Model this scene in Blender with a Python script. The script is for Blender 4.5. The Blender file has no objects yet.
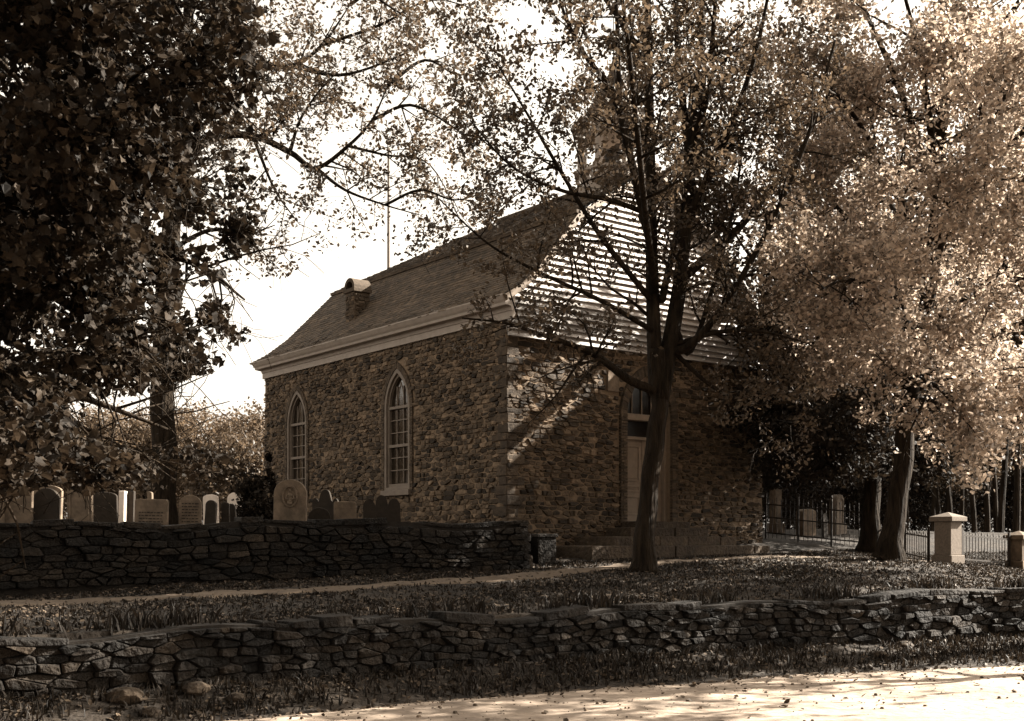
import bpy, math, random
import numpy as np
from mathutils import Vector, Matrix

R = math.radians
rng = np.random.default_rng(11)
random.seed(5)
scene = bpy.context.scene
COL = scene.collection
E = 1.7                    # eye height above the road; heights "h" below are measured from the eye
F = 1150.0                 # focal length in pixels, used only to size things from measurements
XC, YH = 512.0, 540.0

def P(px, py, Y):
    """a measured picture point at depth Y -> world point"""
    return np.array([(px - XC) / F * Y, Y, E - (py - YH) / F * Y])

# ------------------------------------------------------------------ objects
def link(o, parent=None):
    COL.objects.link(o)
    if parent is not None:
        o.parent = parent
    return o

def tag(o, label=None, cat=None, group=None, kind=None):
    if label: o['label'] = label
    if cat: o['category'] = cat
    if group: o['group'] = group
    if kind: o['kind'] = kind
    return o

def empty(name, loc, rz=0.0):
    o = bpy.data.objects.new(name, None)
    o.empty_display_size = 0.3
    o.location = loc
    o.rotation_euler = (0, 0, rz)
    return link(o)

def fast_mesh(name, V, loops, starts, totals, tint=None):
    me = bpy.data.meshes.new(name)
    V = np.asarray(V, dtype=np.float32)
    me.vertices.add(len(V)); me.vertices.foreach_set('co', V.ravel())
    me.loops.add(len(loops)); me.loops.foreach_set('vertex_index', np.asarray(loops, dtype=np.int32))
    me.polygons.add(len(starts))
    me.polygons.foreach_set('loop_start', np.asarray(starts, dtype=np.int32))
    me.polygons.foreach_set('loop_total', np.asarray(totals, dtype=np.int32))
    if tint is not None:
        at = me.attributes.new('tint', 'FLOAT', 'POINT')
        at.data.foreach_set('value', np.asarray(tint, dtype=np.float32))
    me.update(calc_edges=True)
    me.polygons.foreach_set('use_smooth', np.zeros(len(starts), dtype=bool))      # flat unless asked otherwise
    return me

class MB:
    def __init__(s):
        s.v = []; s.f = []; s.t = []
    def add(s, verts, faces, tint=1.0):
        b = len(s.v)
        s.v.extend([tuple(map(float, p)) for p in verts]); s.t.extend([tint] * len(verts))
        s.f.extend([[b + i for i in f] for f in faces])
    def box(s, lo, hi, tint=1.0, fn=None):
        x0, y0, z0 = lo; x1, y1, z1 = hi
        vs = [(x0, y0, z0), (x1, y0, z0), (x1, y1, z0), (x0, y1, z0), (x0, y0, z1), (x1, y0, z1), (x1, y1, z1), (x0, y1, z1)]
        if fn: vs = [fn(*p) for p in vs]
        s.add(vs, [(0, 3, 2, 1), (4, 5, 6, 7), (0, 1, 5, 4), (1, 2, 6, 5), (2, 3, 7, 6), (3, 0, 4, 7)], tint)
    def prism(s, poly, z0, z1, fn, tint=1.0):
        """poly in (u,v); fn(u,v,d)"""
        n = len(poly)
        vs = [fn(u, v, z0) for u, v in poly] + [fn(u, v, z1) for u, v in poly]
        fs = [list(range(n))[::-1], list(range(n, 2 * n))] + [(i, (i + 1) % n, n + (i + 1) % n, n + i) for i in range(n)]
        s.add(vs, fs, tint)
    def ring(s, outer, inner, d0, d1, fn, closed=False, tint=1.0):
        n = len(outer)
        vs = [fn(u, v, d1) for u, v in outer] + [fn(u, v, d1) for u, v in inner] + [fn(u, v, d0) for u, v in outer] + [fn(u, v, d0) for u, v in inner]
        fs = []
        for i in range(n if closed else n - 1):
            j = (i + 1) % n
            fs += [(i, j, n + j, n + i), (2 * n + i, 3 * n + i, 3 * n + j, 2 * n + j), (i, 2 * n + i, 2 * n + j, j), (n + i, n + j, 3 * n + j, 3 * n + i)]
        if not closed:
            fs += [(0, n, 3 * n, 2 * n), (n - 1, 3 * n - 1, 4 * n - 1, 2 * n - 1)]
        s.add(vs, fs, tint)
    def tube(s, pts, rad, sides=6, flute=0.0, tint=1.0):
        pts = np.asarray(pts, float); n = len(pts)
        tang = np.gradient(pts, axis=0)
        tang /= np.linalg.norm(tang, axis=1)[:, None] + 1e-9
        up = np.array([0.31, 0.95, 0.05])
        b = len(s.v); ang = np.arange(sides) * 2 * math.pi / sides
        for i in range(n):
            a = np.cross(tang[i], up); la = np.linalg.norm(a)
            if la < 1e-4: a = np.array([1., 0, 0]); la = 1
            a /= la; c = np.cross(tang[i], a)
            for k in range(sides):
                rr = rad[i] * (1 + flute * (math.sin(3 * ang[k] + i * .35) * .5 + math.sin(7 * ang[k] + 1 + i * .2) * .5))
                s.v.append(tuple(pts[i] + rr * (math.cos(ang[k]) * a + math.sin(ang[k]) * c))); s.t.append(tint)
        for i in range(n - 1):
            for k in range(sides):
                k2 = (k + 1) % sides
                s.f.append([b + i * sides + k, b + i * sides + k2, b + (i + 1) * sides + k2, b + (i + 1) * sides + k])
        s.f.append([b + k for k in range(sides)][::-1]); s.f.append([b + (n - 1) * sides + k for k in range(sides)])
    def lathe(s, prof, c, sides=12, tint=1.0, phase=0.0):
        b = len(s.v)
        for r, z in prof:
            for k in range(sides):
                a = phase + 2 * math.pi * k / sides
                s.v.append((c[0] + r * math.cos(a), c[1] + r * math.sin(a), c[2] + z)); s.t.append(tint)
        for i in range(len(prof) - 1):
            for k in range(sides):
                k2 = (k + 1) % sides
                s.f.append([b + i * sides + k, b + i * sides + k2, b + (i + 1) * sides + k2, b + (i + 1) * sides + k])
        s.f.append([b + k for k in range(sides)][::-1]); s.f.append([b + (len(prof) - 1) * sides + k for k in range(sides)])
    def build(s, name, mat, parent=None, smooth=False, bevel=0.0):
        loops = [i for f in s.f for i in f]
        tot = [len(f) for f in s.f]
        st = np.concatenate([[0], np.cumsum(tot)[:-1]]) if tot else []
        me = fast_mesh(name, s.v, loops, st, tot, s.t)
        me.materials.append(mat)
        if smooth:
            me.polygons.foreach_set('use_smooth', [True] * len(me.polygons))
        o = bpy.data.objects.new(name, me)
        if bevel:
            m = o.modifiers.new('bevel', 'BEVEL'); m.width = bevel; m.segments = 2; m.limit_method = 'ANGLE'
        return link(o, parent)

# ------------------------------------------------------------------ materials
SEP = (1.0, 0.70, 0.45)     # the print is a brown one: everything in it is a shade of one brown
def col(v, sat=1.0):
    return (v, v * (1 - (1 - SEP[1]) * sat), v * (1 - (1 - SEP[2]) * sat), 1)

def material(name, lo, hi, scale=8.0, rough=0.85, bump=0.3, bscale=30.0, bdist=0.02, tint=True, sat=1.0, stretch=(1, 1, 1), transl=0.0,
             detail=6.0, spec=0.3, big=0.0, bigscale=0.6):
    m = bpy.data.materials.new(name); m.use_nodes = True
    nt = m.node_tree; N = nt.nodes; Lk = nt.links
    N.clear()
    out = N.new('ShaderNodeOutputMaterial')
    tc = N.new('ShaderNodeTexCoord'); mp = N.new('ShaderNodeMapping'); mp.inputs['Scale'].default_value = stretch
    Lk.new(tc.outputs['Object'], mp.inputs['Vector'])
    nz = N.new('ShaderNodeTexNoise'); nz.inputs['Scale'].default_value = scale; nz.inputs['Detail'].default_value = detail; nz.inputs['Roughness'].default_value = .65
    Lk.new(mp.outputs[0], nz.inputs['Vector'])
    rp = N.new('ShaderNodeValToRGB'); rp.color_ramp.elements[0].position = .3; rp.color_ramp.elements[1].position = .7
    rp.color_ramp.elements[0].color = col(lo, sat); rp.color_ramp.elements[1].color = col(hi, sat)
    Lk.new(nz.outputs['Fac'], rp.inputs['Fac'])
    c = rp.outputs['Color']
    def mult(c, sock):
        mx = N.new('ShaderNodeVectorMath'); mx.operation = 'MULTIPLY'
        cb = N.new('ShaderNodeCombineXYZ')
        for k in range(3): Lk.new(sock, cb.inputs[k])
        Lk.new(c, mx.inputs[0]); Lk.new(cb.outputs[0], mx.inputs[1])
        return mx.outputs[0]
    if big:
        n2 = N.new('ShaderNodeTexNoise'); n2.inputs['Scale'].default_value = bigscale; n2.inputs['Detail'].default_value = 4
        Lk.new(tc.outputs['Object'], n2.inputs['Vector'])
        mr = N.new('ShaderNodeMapRange'); mr.inputs[1].default_value = .3; mr.inputs[2].default_value = .7
        mr.inputs[3].default_value = 1 - big; mr.inputs[4].default_value = 1 + big
        Lk.new(n2.outputs['Fac'], mr.inputs[0]); c = mult(c, mr.outputs[0])
    if tint:
        at = N.new('ShaderNodeAttribute'); at.attribute_name = 'tint'
        c = mult(c, at.outputs['Fac'])
    bs = N.new('ShaderNodeBsdfPrincipled'); bs.inputs['Roughness'].default_value = rough
    bs.inputs['Specular IOR Level'].default_value = spec
    Lk.new(c, bs.inputs['Base Color'])
    if bump:
        nb = N.new('ShaderNodeTexNoise'); nb.inputs['Scale'].default_value = bscale; nb.inputs['Detail'].default_value = 5
        Lk.new(mp.outputs[0], nb.inputs['Vector'])
        bp = N.new('ShaderNodeBump'); bp.inputs['Strength'].default_value = bump; bp.inputs['Distance'].default_value = bdist
        Lk.new(nb.outputs['Fac'], bp.inputs['Height']); Lk.new(bp.outputs[0], bs.inputs['Normal'])
    sh = bs.outputs[0]
    if transl:
        tr = N.new('ShaderNodeBsdfTranslucent'); Lk.new(c, tr.inputs['Color'])
        mx = N.new('ShaderNodeMixShader'); mx.inputs[0].default_value = transl
        Lk.new(sh, mx.inputs[1]); Lk.new(tr.outputs[0], mx.inputs[2]); sh = mx.outputs[0]
    Lk.new(sh, out.inputs['Surface'])
    return m

M = {}
M['stone'] = material('church_stone', 0.03, 0.105, scale=9, bump=.55, bscale=22, bdist=.03)
M['mortar'] = material('lime_mortar', 0.14, 0.22, scale=12, bump=.5, bscale=40)
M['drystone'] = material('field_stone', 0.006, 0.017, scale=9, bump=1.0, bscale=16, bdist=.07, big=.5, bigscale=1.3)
M['earth_joint'] = material('earth_joint', 0.008, 0.018, scale=10, bump=.5)
M['brick'] = material('old_brick', 0.04, 0.09, scale=14, bump=.3)
M['white'] = material('white_paint', 0.26, 0.35, scale=5, bump=.08, rough=.6, sat=.55)
M['board'] = material('weatherboard_paint', 0.34, 0.55, scale=6, bump=.25, bscale=20, rough=.6, sat=.35, stretch=(.3, 1, 6))
M['trim'] = material('window_paint', 0.13, 0.19, scale=5, bump=.1, rough=.6, sat=.7)
M['doorp'] = material('door_paint', 0.19, 0.26, scale=6, bump=.1, rough=.6, sat=.8)
M['glass'] = material('window_glass', .012, .02, scale=3, bump=.25, bscale=5, bdist=.01, rough=.06, spec=.8)
M['dim_glass'] = material('dim_glass', .01, .016, scale=3, bump=.2, bscale=5, bdist=.01, rough=.15, spec=.15)
M['dark'] = material('dark_inside', .01, .015, bump=0)
M['shingle'] = material('wood_shingle', 0.045, 0.115, scale=7, bump=.35, bscale=25, rough=.8, stretch=(1, 1, 2.5), big=.25)
M['iron'] = material('wrought_iron', .015, .03, bump=.1, rough=.6)
M['bark'] = material('bark', 0.004, 0.032, scale=12, bump=1.0, bscale=20, bdist=.07, stretch=(1, 1, .16), spec=.08)
M['leaf'] = material('leaf', 0.06, 0.1, scale=3, bump=0, rough=.5, transl=.45, spec=.4)
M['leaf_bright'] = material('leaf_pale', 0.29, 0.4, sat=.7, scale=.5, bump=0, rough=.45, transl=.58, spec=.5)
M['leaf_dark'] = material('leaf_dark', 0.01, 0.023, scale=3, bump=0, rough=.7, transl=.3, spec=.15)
M['leaf_far'] = material('leaf_far', .09, .13, scale=2, bump=0, rough=.6, transl=.45, spec=.3)
M['grass'] = material('grass', 0.009, 0.027, scale=4, bump=0, rough=.6, transl=.3)
M['litter'] = material('leaf_litter', 0.03, 0.085, scale=6, bump=0, rough=.7)
M['ground'] = material('earth_and_grass', 0.011, 0.032, scale=3, bump=.8, bscale=9, bdist=.08, tint=False, big=.4, bigscale=.8)
M['road'] = material('dirt_road', 0.2, 0.34, scale=5, bump=.8, bscale=9, bdist=.06, tint=False, sat=.72, big=.3, bigscale=.9, stretch=(.6, 1.2, 1))
M['path'] = material('trodden_path', 0.08, 0.15, scale=3, bump=.5, bscale=10, tint=False, sat=.9)
M['slate'] = material('pale_headstone', 0.07, 0.18, scale=7, bump=.25, sat=.9, big=.25, bigscale=3)
M['marble'] = material('white_marble', .55, .75, scale=5, bump=.1, sat=.5, big=.12, bigscale=4)
M['darkslate'] = material('dark_headstone', 0.012, 0.03, scale=7, bump=.25)
M['granite'] = material('granite', 0.1, 0.18, scale=20, bump=.2, sat=.7)
M['step'] = material('step_stone', 0.028, 0.075, scale=7, bump=.9, bscale=14, bdist=.05, big=.4, bigscale=1.5)

# ------------------------------------------------------------------ leaves
MAPLE = np.array([(0, -.42), (.2, -.36), (.46, -.3), (.42, -.1), (.56, .16), (.36, .2), (.2, .3), (0, .58), (-.2, .3), (-.36, .2), (-.56, .16), (-.42, -.1), (-.46, -.3), (-.2, -.36)])
OVAL = np.array([(0, -.5), (.22, -.2), (.26, .1), (0, .5), (-.26, .1), (-.22, -.2)])
DIAM = np.array([(0, -.5), (.32, 0), (0, .5), (-.32, 0)])

def leaf_mesh(name, pts, size, shape, r, bias=.6, lo=.6, hi=1.4, fold=.25):
    pts = np.asarray(pts, float); n = len(pts); K = len(shape)
    nm = r.normal(size=(n, 3)) * .75; nm[:, 2] += bias
    nm /= np.linalg.norm(nm, axis=1)[:, None]
    t = np.cross(nm, r.normal(size=(n, 3))); t /= np.linalg.norm(t, axis=1)[:, None]
    b = np.cross(nm, t)
    s = size * r.uniform(.5, 1.4, n)
    sx, sy = shape[:, 0], shape[:, 1]
    sz = fold * np.abs(sx) - .12 * sy
    V = pts[:, None, :] + s[:, None, None] * (sx[None, :, None] * t[:, None, :] + sy[None, :, None] * b[:, None, :] + sz[None, :, None] * nm[:, None, :])
    tint = np.repeat(r.uniform(lo, hi, n), K)
    return fast_mesh(name, V.reshape(-1, 3), np.arange(n * K), np.arange(n) * K, np.full(n, K), tint)

def mesh_obj(name, me, mat, parent=None):
    me.materials.append(mat)
    return link(bpy.data.objects.new(name, me), parent)

# ------------------------------------------------------------------ trees
def smooth(pts, n):
    pts = np.asarray(pts, float)
    if len(pts) < 3:
        return np.array([pts[0] + (pts[-1] - pts[0]) * t for t in np.linspace(0, 1, n)])
    q = np.vstack([2 * pts[0] - pts[1], pts, 2 * pts[-1] - pts[-2]])
    out = []
    for t in np.linspace(0, len(pts) - 1 - 1e-6, n):
        i = int(t); f = t - i
        p0, p1, p2, p3 = q[i], q[i + 1], q[i + 2], q[i + 3]
        out.append(.5 * ((2 * p1) + (p2 - p0) * f + (2 * p0 - 5 * p1 + 4 * p2 - p3) * f * f + (3 * p1 - p0 - 3 * p2 + p3) * f ** 3))
    return np.array(out)

def unit(v): return v / (np.linalg.norm(v) + 1e-9)

def branch_path(p, d, length, r, n=6, wob=.18, sag=0.0):
    pts = [np.array(p, float)]; d = unit(d)
    for i in range(n - 1):
        d = unit(d + r.normal(size=3) * wob + np.array([0, 0, -sag]))
        pts.append(pts[-1] + d * length / (n - 1))
    return np.array(pts)

def grow(mb, limbs, r, d1=2.2, l1=1.7, d2=3.0, l2=.8, d3=0, l3=.4, up=.2, start=.25, sag=.03, spread=1.0, cull=None):
    """limbs: (points, r0, r1). Adds limbs, branches and twigs to mb; returns the leaf anchor points."""
    anchors = []
    def spawn(path, rad, dens, length, lvl, st):
        seg = np.linalg.norm(np.diff(path, axis=0), axis=1).sum()
        cnt = max(1, int(seg * dens + r.random()))
        for _ in range(cnt):
            s = st + (1 - st) * r.random(); f = s * (len(path) - 1); i = min(int(f), len(path) - 2)
            p = path[i] + (path[i + 1] - path[i]) * (f - i)
            if cull is not None and cull(p): continue
            tg = unit(path[i + 1] - path[i]); rd = r.normal(size=3); rd -= tg * rd.dot(tg); rd = unit(rd)
            d = tg * .6 + rd * spread + np.array([0, 0, up])
            ln = length * r.uniform(.5, 1.3) * (1.15 - .5 * s)
            q = branch_path(p, d, ln, r, 5 if lvl < 3 else 4, sag=sag)
            rb = min(rad[i] * .55, .012 + .014 * ln); rr = np.linspace(rb, .004, len(q))
            mb.tube(q, rr, 5 if lvl == 1 else 3)
            if lvl == 1:
                spawn(q, rr, d2, l2, 2, .2)
                anchors.append(q[2:])
            elif lvl == 2 and d3:
                spawn(q, rr, d3, l3, 3, .2); anchors.append(q[2:])
            else:
                anchors.append(q[1:])
    for pts, r0, r1 in limbs:
        n = max(6, int(len(pts) * 4)); path = smooth(pts, n)
        rad = np.linspace(r0, r1, n)
        mb.tube(path, rad, 10 if r0 > .1 else 7, flute=.05)
        spawn(path, rad, d1, l1, 1, start)
    return anchors

def scatter_leaves(anchors, per, sig, r, keep=None):
    S0 = np.vstack([a[:-1] for a in anchors if len(a) > 1]); S1 = np.vstack([a[1:] for a in anchors if len(a) > 1])
    idx = r.integers(0, len(S0), int(per * len(S0)))
    t = r.random((len(idx), 1)) * 1.15
    pts = S0[idx] + (S1[idx] - S0[idx]) * t + r.normal(size=(len(idx), 3)) * sig
    if keep is not None:
        pts = pts[keep(pts)]
    return pts

def proj(p):
    p = np.asarray(p); y = np.maximum(p[..., 1], .5)
    return XC + p[..., 0] / y * F, YH - (p[..., 2] - E) / y * F

# ------------------------------------------------------------------ terrain
WALL_L = np.array([(-60, -28), (-20, 1.0), (-9, 8.3), (-4.9, 11.0), (0, 14.4), (3.3, 16.2), (5.7, 17.2), (7.35, 18.0), (10, 18.8), (16, 20.4), (30, 23), (80, 30)], float)
ROAD_E = np.array([(-60, -31), (-20, -1.2), (-8, 7.3), (-3.6, 10.6), (0, 13.0), (3.5, 14.8), (7.26, 16.2), (14, 18.0), (25, 20), (80, 26)], float)
def yw(x): return np.interp(x, WALL_L[:, 0], WALL_L[:, 1])
def yr(x): return np.interp(x, ROAD_E[:, 0], ROAD_E[:, 1])
CTRL = np.array([(-20, 2, -1.0), (-9, 8.8, -.95), (-4.9, 11.5, -.94), (0, 14.9, -.96), (3.3, 16.7, -.92), (5.7, 17.7, -.85), (7.35, 18.5, -.8), (10, 19.3, -.85), (16, 21, -1.0), (30, 24, -1.2),
    (-7.1, 16, -.9), (-4.73, 16.9, -.82), (-2.53, 18, -.74), (0, 19.4, -.64), (1.6, 21, -.58), (3, 23.5, -.46), (5, 25.3, -.40), (8, 27, -.42),
    (-12, 15.5, -.95), (-8, 18, -.89), (-4, 20, -.7), (.3, 22, -.56), (2.31, 20, -.53), (7.9, 24, -.43), (9.86, 26, -.56), (11.4, 26, -.66), (14, 27, -.9),
    (9.7, 32, -.22), (6.9, 32, .02), (10, 36, .32), (14, 36, .15), (20, 40, .2), (0, 26, -.4), (4, 28, -.4), (-5, 25, -.3), (-10, 30, -.1), (-20, 30, -.2), (-25, 15, -1),
    (0, 60, -.1), (-60, 80, 0), (60, 80, 0), (0, 120, 0), (-120, 40, 0), (120, 40, -.6), (-200, 300, 0), (200, 300, 0), (0, 400, 0), (60, 30, -1.3), (300, 100, -.5), (-300, 100, 0)], float)
def _phi(d): return d
_D = np.linalg.norm(CTRL[:, None, :2] - CTRL[None, :, :2], axis=2)
_W = np.linalg.solve(_phi(_D) + np.eye(len(CTRL)) * 1e-6, CTRL[:, 2])
def vnoise(x, y, s, seed=0):
    return (np.sin(x * s * 1.3 + seed) * np.cos(y * s * 1.1 - seed * 2) + .6 * np.sin(x * s * 2.7 - y * s * 1.9 + seed) + .35 * np.sin(x * s * 5.1 + y * s * 4.3)) / 2
def top_h(x, y):
    x = np.asarray(x, float); y = np.asarray(y, float)
    sh = x.shape
    q = np.stack([x.ravel(), y.ravel()], 1)
    out = np.empty(len(q))
    for i in range(0, len(q), 20000):
        d = np.linalg.norm(q[i:i + 20000, None, :] - CTRL[None, :, :2], axis=2)
        out[i:i + 20000] = d @ _W
    near = np.clip(1.2 - np.hypot(q[:, 0], q[:, 1] - 20) / 60, 0, 1)
    return (out + near * (.035 * vnoise(q[:, 0], q[:, 1], 1.1) + .02 * vnoise(q[:, 0], q[:, 1], 4, 2))).reshape(sh)
def ground_h(x, y):
    """height from the eye of the ground sheet"""
    x = np.asarray(x, float); y = np.asarray(y, float)
    s = y - yw(x); gap = np.maximum(yw(x) - yr(x), .3)
    t = np.clip((y - yr(x)) / gap, 0, 1)
    low = -1.76 + (t * t * (3 - 2 * t)) * .24 + np.clip(t, 0, 1) * .03 * vnoise(x, y, 5) + np.clip(1 - np.abs(y - yr(x)) / .9, 0, 1) * (.035 * vnoise(x, y, 2.3, 4) + .02 * vnoise(x, y, 7, 1))
    return np.where(s > .3, top_h(x, y), np.where(s < .12, low, low + (top_h(x, y) - low) * np.clip((s - .12) / .18, 0, 1)))

def grid_mesh(xs, ss, hf, base):
    X = np.repeat(xs[:, None], len(ss), 1); Y = base(X) + ss[None, :]
    Z = hf(X, Y) + E
    V = np.stack([X, Y, Z], -1).reshape(-1, 3)
    nx, ns = len(xs), len(ss)
    i = np.arange(nx - 1)[:, None] * ns + np.arange(ns - 1)[None, :]
    q = np.stack([i, i + ns, i + ns + 1, i + 1], -1).reshape(-1)
    nf = (nx - 1) * (ns - 1)
    return fast_mesh('sheet', V, q, np.arange(nf) * 4, np.full(nf, 4))

xs = np.concatenate([np.linspace(-500, -60, 12), np.linspace(-55, -14, 30), np.arange(-13.5, 16, .22), np.linspace(16.5, 60, 40), np.linspace(70, 500, 12)])
ss = np.concatenate([np.linspace(-500, -45, 10), np.linspace(-40, -4, 14), np.arange(-3.6, 0, .15), [.03, .12, .2, .3], np.arange(.4, 18, .28), np.linspace(18.5, 60, 36), np.linspace(70, 900, 14)])
g = mesh_obj('ground', grid_mesh(xs, ss, ground_h, yw), M['ground'])
g.data.polygons.foreach_set('use_smooth', [True] * len(g.data.polygons)); tag(g, kind='structure')

def road_h(x, y):
    d = yr(x) - y
    return -1.70 - .06 * np.clip(1 - d / .5, 0, 1) + .018 * vnoise(x, y, 1.6) + .012 * vnoise(x, y * 2.2, 3.7, 1) - .02 * np.exp(-((d - 2.3) / .25) ** 2) - .02 * np.exp(-((d - 3.8) / .25) ** 2)
xr_ = np.concatenate([np.linspace(-150, -15, 20), np.arange(-14.5, 20, .2), np.linspace(21, 150, 30)])
sr = np.concatenate([np.linspace(-9, -6, 4), np.arange(-5.8, .15, .15)])
rd = mesh_obj('road', grid_mesh(xr_, sr, road_h, yr), M['road'])
rd.data.polygons.foreach_set('use_smooth', [True] * len(rd.data.polygons)); tag(rd, kind='structure')

def ribbon(name, pts, half, hf, mat, lift=.02, n=120, m=8):
    c = smooth(pts, n); V = []; w = np.linspace(-1, 1, m)
    tg = np.gradient(c, axis=0); tg /= np.linalg.norm(tg, axis=1)[:, None]
    for i in range(n):
        hw = half * (1 + .22 * math.sin(i * .7) + .1 * math.sin(i * 1.9))
        for k in w:
            V.append((c[i, 0] - tg[i, 1] * k * hw, c[i, 1] + tg[i, 0] * k * hw, 0))
    V = np.array(V); V[:, 2] = hf(V[:, 0], V[:, 1]) + E + lift
    V[0::m, 2] -= .05; V[m - 1::m, 2] -= .05
    i = np.arange(n - 1)[:, None] * m + np.arange(m - 1)[None, :]
    q = np.stack([i, i + m, i + m + 1, i + 1], -1).reshape(-1); nf = (n - 1) * (m - 1)
    o = mesh_obj(name, fast_mesh(name, V, q, np.arange(nf) * 4, np.full(nf, 4)), mat)
    return tag(o, kind='structure')
PATH = [(-14, 14.2), (-7.1, 16), (-4.73, 16.9), (-2.53, 18), (0, 19.5), (1.5, 21.3), (3.2, 23.6), (5.2, 25.3), (8, 26.4), (10.5, 27.6)]
ribbon('path', PATH, .5, ground_h, M['path'])

# graveyard lawn, held up by the upper wall
UW0, UW1 = np.array([-15.0, 14.65]), np.array([.31, 22.0])      # front face line of the upper wall
udir = unit(UW1 - UW0); unrm = np.array([udir[1], -udir[0]])      # towards the road
def lawn():
    rows = []
    n = 40
    A0, A1 = UW0 - unrm * .3 - udir * 30, UW1 - unrm * .3
    B0, B1 = np.array([-44, 12.]), np.array([.9, 27.5])
    C0, C1 = np.array([-60, 62.]), np.array([3., 44.])
    for (p, q), h in (((A0, A1), .1), ((A0 * .6 + B0 * .4, A1 * .6 + B1 * .4), .12), ((B0, B1), .12), ((B0 * .6 + C0 * .4, B1 * .6 + C1 * .4), .05), ((C0, C1), -.4)):
        rows.append([(*(p + (q - p) * t), E + h + .03 * vnoise(*(p + (q - p) * t), 1.2)) for t in np.linspace(0, 1, n)])
    V = [v for r_ in rows for v in r_]; f = []
    for j in range(len(rows) - 1):
        for i in range(n - 1):
            f.append([j * n + i, j * n + i + 1, (j + 1) * n + i + 1, (j + 1) * n + i])
    mb = MB(); mb.add(V, f)
    return tag(mb.build('graveyard_lawn', M['ground'], smooth=True), kind='structure')
lawn()
LAWN = E + .12

# ------------------------------------------------------------------ rubble masonry
def clip(poly, nx, ny, c):
    """keep nx*u+ny*v <= c"""
    out = []
    n = len(poly)
    for i in range(n):
        a = poly[i]; b = poly[(i + 1) % n]
        da = nx * a[0] + ny * a[1] - c; db = nx * b[0] + ny * b[1] - c
        if da <= 0: out.append(a)
        if (da < 0 < db) or (db < 0 < da):
            t = da / (da - db); out.append((a[0] + (b[0] - a[0]) * t, a[1] + (b[1] - a[1]) * t))
    return out

def rubble(mb, u0, u1, v0, v1, fn, r, sw=.34, sh=.17, asp=1.8, gap=.012, proud=(.02, .055), holes=(), tints=(.55, 1.5), pale=.06, topf=None, coarse=None):
    seeds = []
    v = v0 - sh
    while v < v1 + sh:
        u = u0 - sw + r.random() * sw
        h = sh * r.uniform(.55, 1.6)
        while u < u1 + sw:
            w = sw * math.exp(r.normal() * .5)
            seeds.append((u + w / 2, v + h / 2 + r.normal() * sh * .16)); u += w
        v += h
    S = np.array(seeds) * np.array([1, asp]); rad = max(sw * 2.6, sh * asp * 3)
    cell = {}
    for i, (a, b) in enumerate(S):
        cell.setdefault((int(a // rad), int(b // rad)), []).append(i)
    for i, (su, sv) in enumerate(seeds):
        if su < u0 or su > u1 or sv < v0 or sv > v1: continue
        bad = False
        poly = [(u0, v0 * asp), (u1, v0 * asp), (u1, v1 * asp), (u0, v1 * asp)]
        for hp in holes:
            worst = None
            for k in range(len(hp)):
                a = hp[k]; b = hp[(k + 1) % len(hp)]
                ex, ey = b[0] - a[0], b[1] - a[1]; ln = math.hypot(ex, ey)
                nx, ny = ey / ln, -ex / ln                          # outward for a counter-clockwise hole
                d = (su - a[0]) * nx + (sv - a[1]) * ny
                if worst is None or d > worst[0]: worst = (d, nx, ny, a)
            if worst[0] <= .02: bad = True; break
            d, nx, ny, a = worst
            poly = clip(poly, -nx, -ny / asp, -(a[0] * nx + a[1] * ny))
        if bad: continue
        a, b = S[i]; ci, cj = int(a // rad), int(b // rad)
        for di in (-1, 0, 1):
            for dj in (-1, 0, 1):
                for j in cell.get((ci + di, cj + dj), ()):
                    if j == i: continue
                    dx, dy = S[j][0] - a, S[j][1] - b
                    if dx * dx + dy * dy > rad * rad: continue
                    mx, my = a + dx / 2, b + dy / 2
                    poly = clip(poly, dx, dy, dx * mx + dy * my)
                    if len(poly) < 3: break
        if len(poly) < 3: continue
        pl = np.array(poly) / np.array([1, asp])
        # round the corners once and roughen
        q = []
        n = len(pl)
        for k in range(n):
            p0, p1 = pl[k], pl[(k + 1) % n]
            if np.linalg.norm(p1 - p0) < .02: q.append((p0 + p1) / 2); continue
            c1, c2 = r.uniform(.02, .13), r.uniform(.87, .98)
            q += [p0 + (p1 - p0) * c1, p0 + (p1 - p0) * c2]
        q = np.array(q)
        if len(q) < 3: continue
        c = q.mean(0); ext = np.abs(q - c).max(0)
        if ext[0] < .03 or ext[1] < .02: continue
        def shrink(g):
            dd = q - c; ln = np.linalg.norm(dd, axis=1)[:, None]
            return c + dd * np.maximum(.3, 1 - g / np.maximum(ln, .01)) * (1 + r.normal(size=(len(q), 1)) * .02)
        A, B, C_ = shrink(gap), shrink(gap + .004), shrink(gap + .012 + r.random() * .02)
        d = r.uniform(*proud); tu, tv = r.normal() * .12, r.normal() * .12
        def dep(pts, base): return [base + (p[0] - c[0]) * tu + (p[1] - c[1]) * tv for p in pts]
        n = len(q)
        vs = [fn(p[0], p[1], -.02) for p in A] + [fn(p[0], p[1], e) for p, e in zip(B, dep(B, d * .6))] + [fn(p[0], p[1], e) for p, e in zip(C_, dep(C_, d + r.random() * .012))]
        vs.append(fn(c[0], c[1], d + .012 * r.random()))
        fs = []
        for k in range(n):
            k2 = (k + 1) % n
            fs += [(k, k2, n + k2, n + k), (n + k, n + k2, 2 * n + k2, 2 * n + k), (2 * n + k, 2 * n + k2, 3 * n)]
        ti = r.uniform(*tints) if r.random() > pale else r.uniform(1.9, 2.8)
        mb.add(vs, fs, ti)

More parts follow.
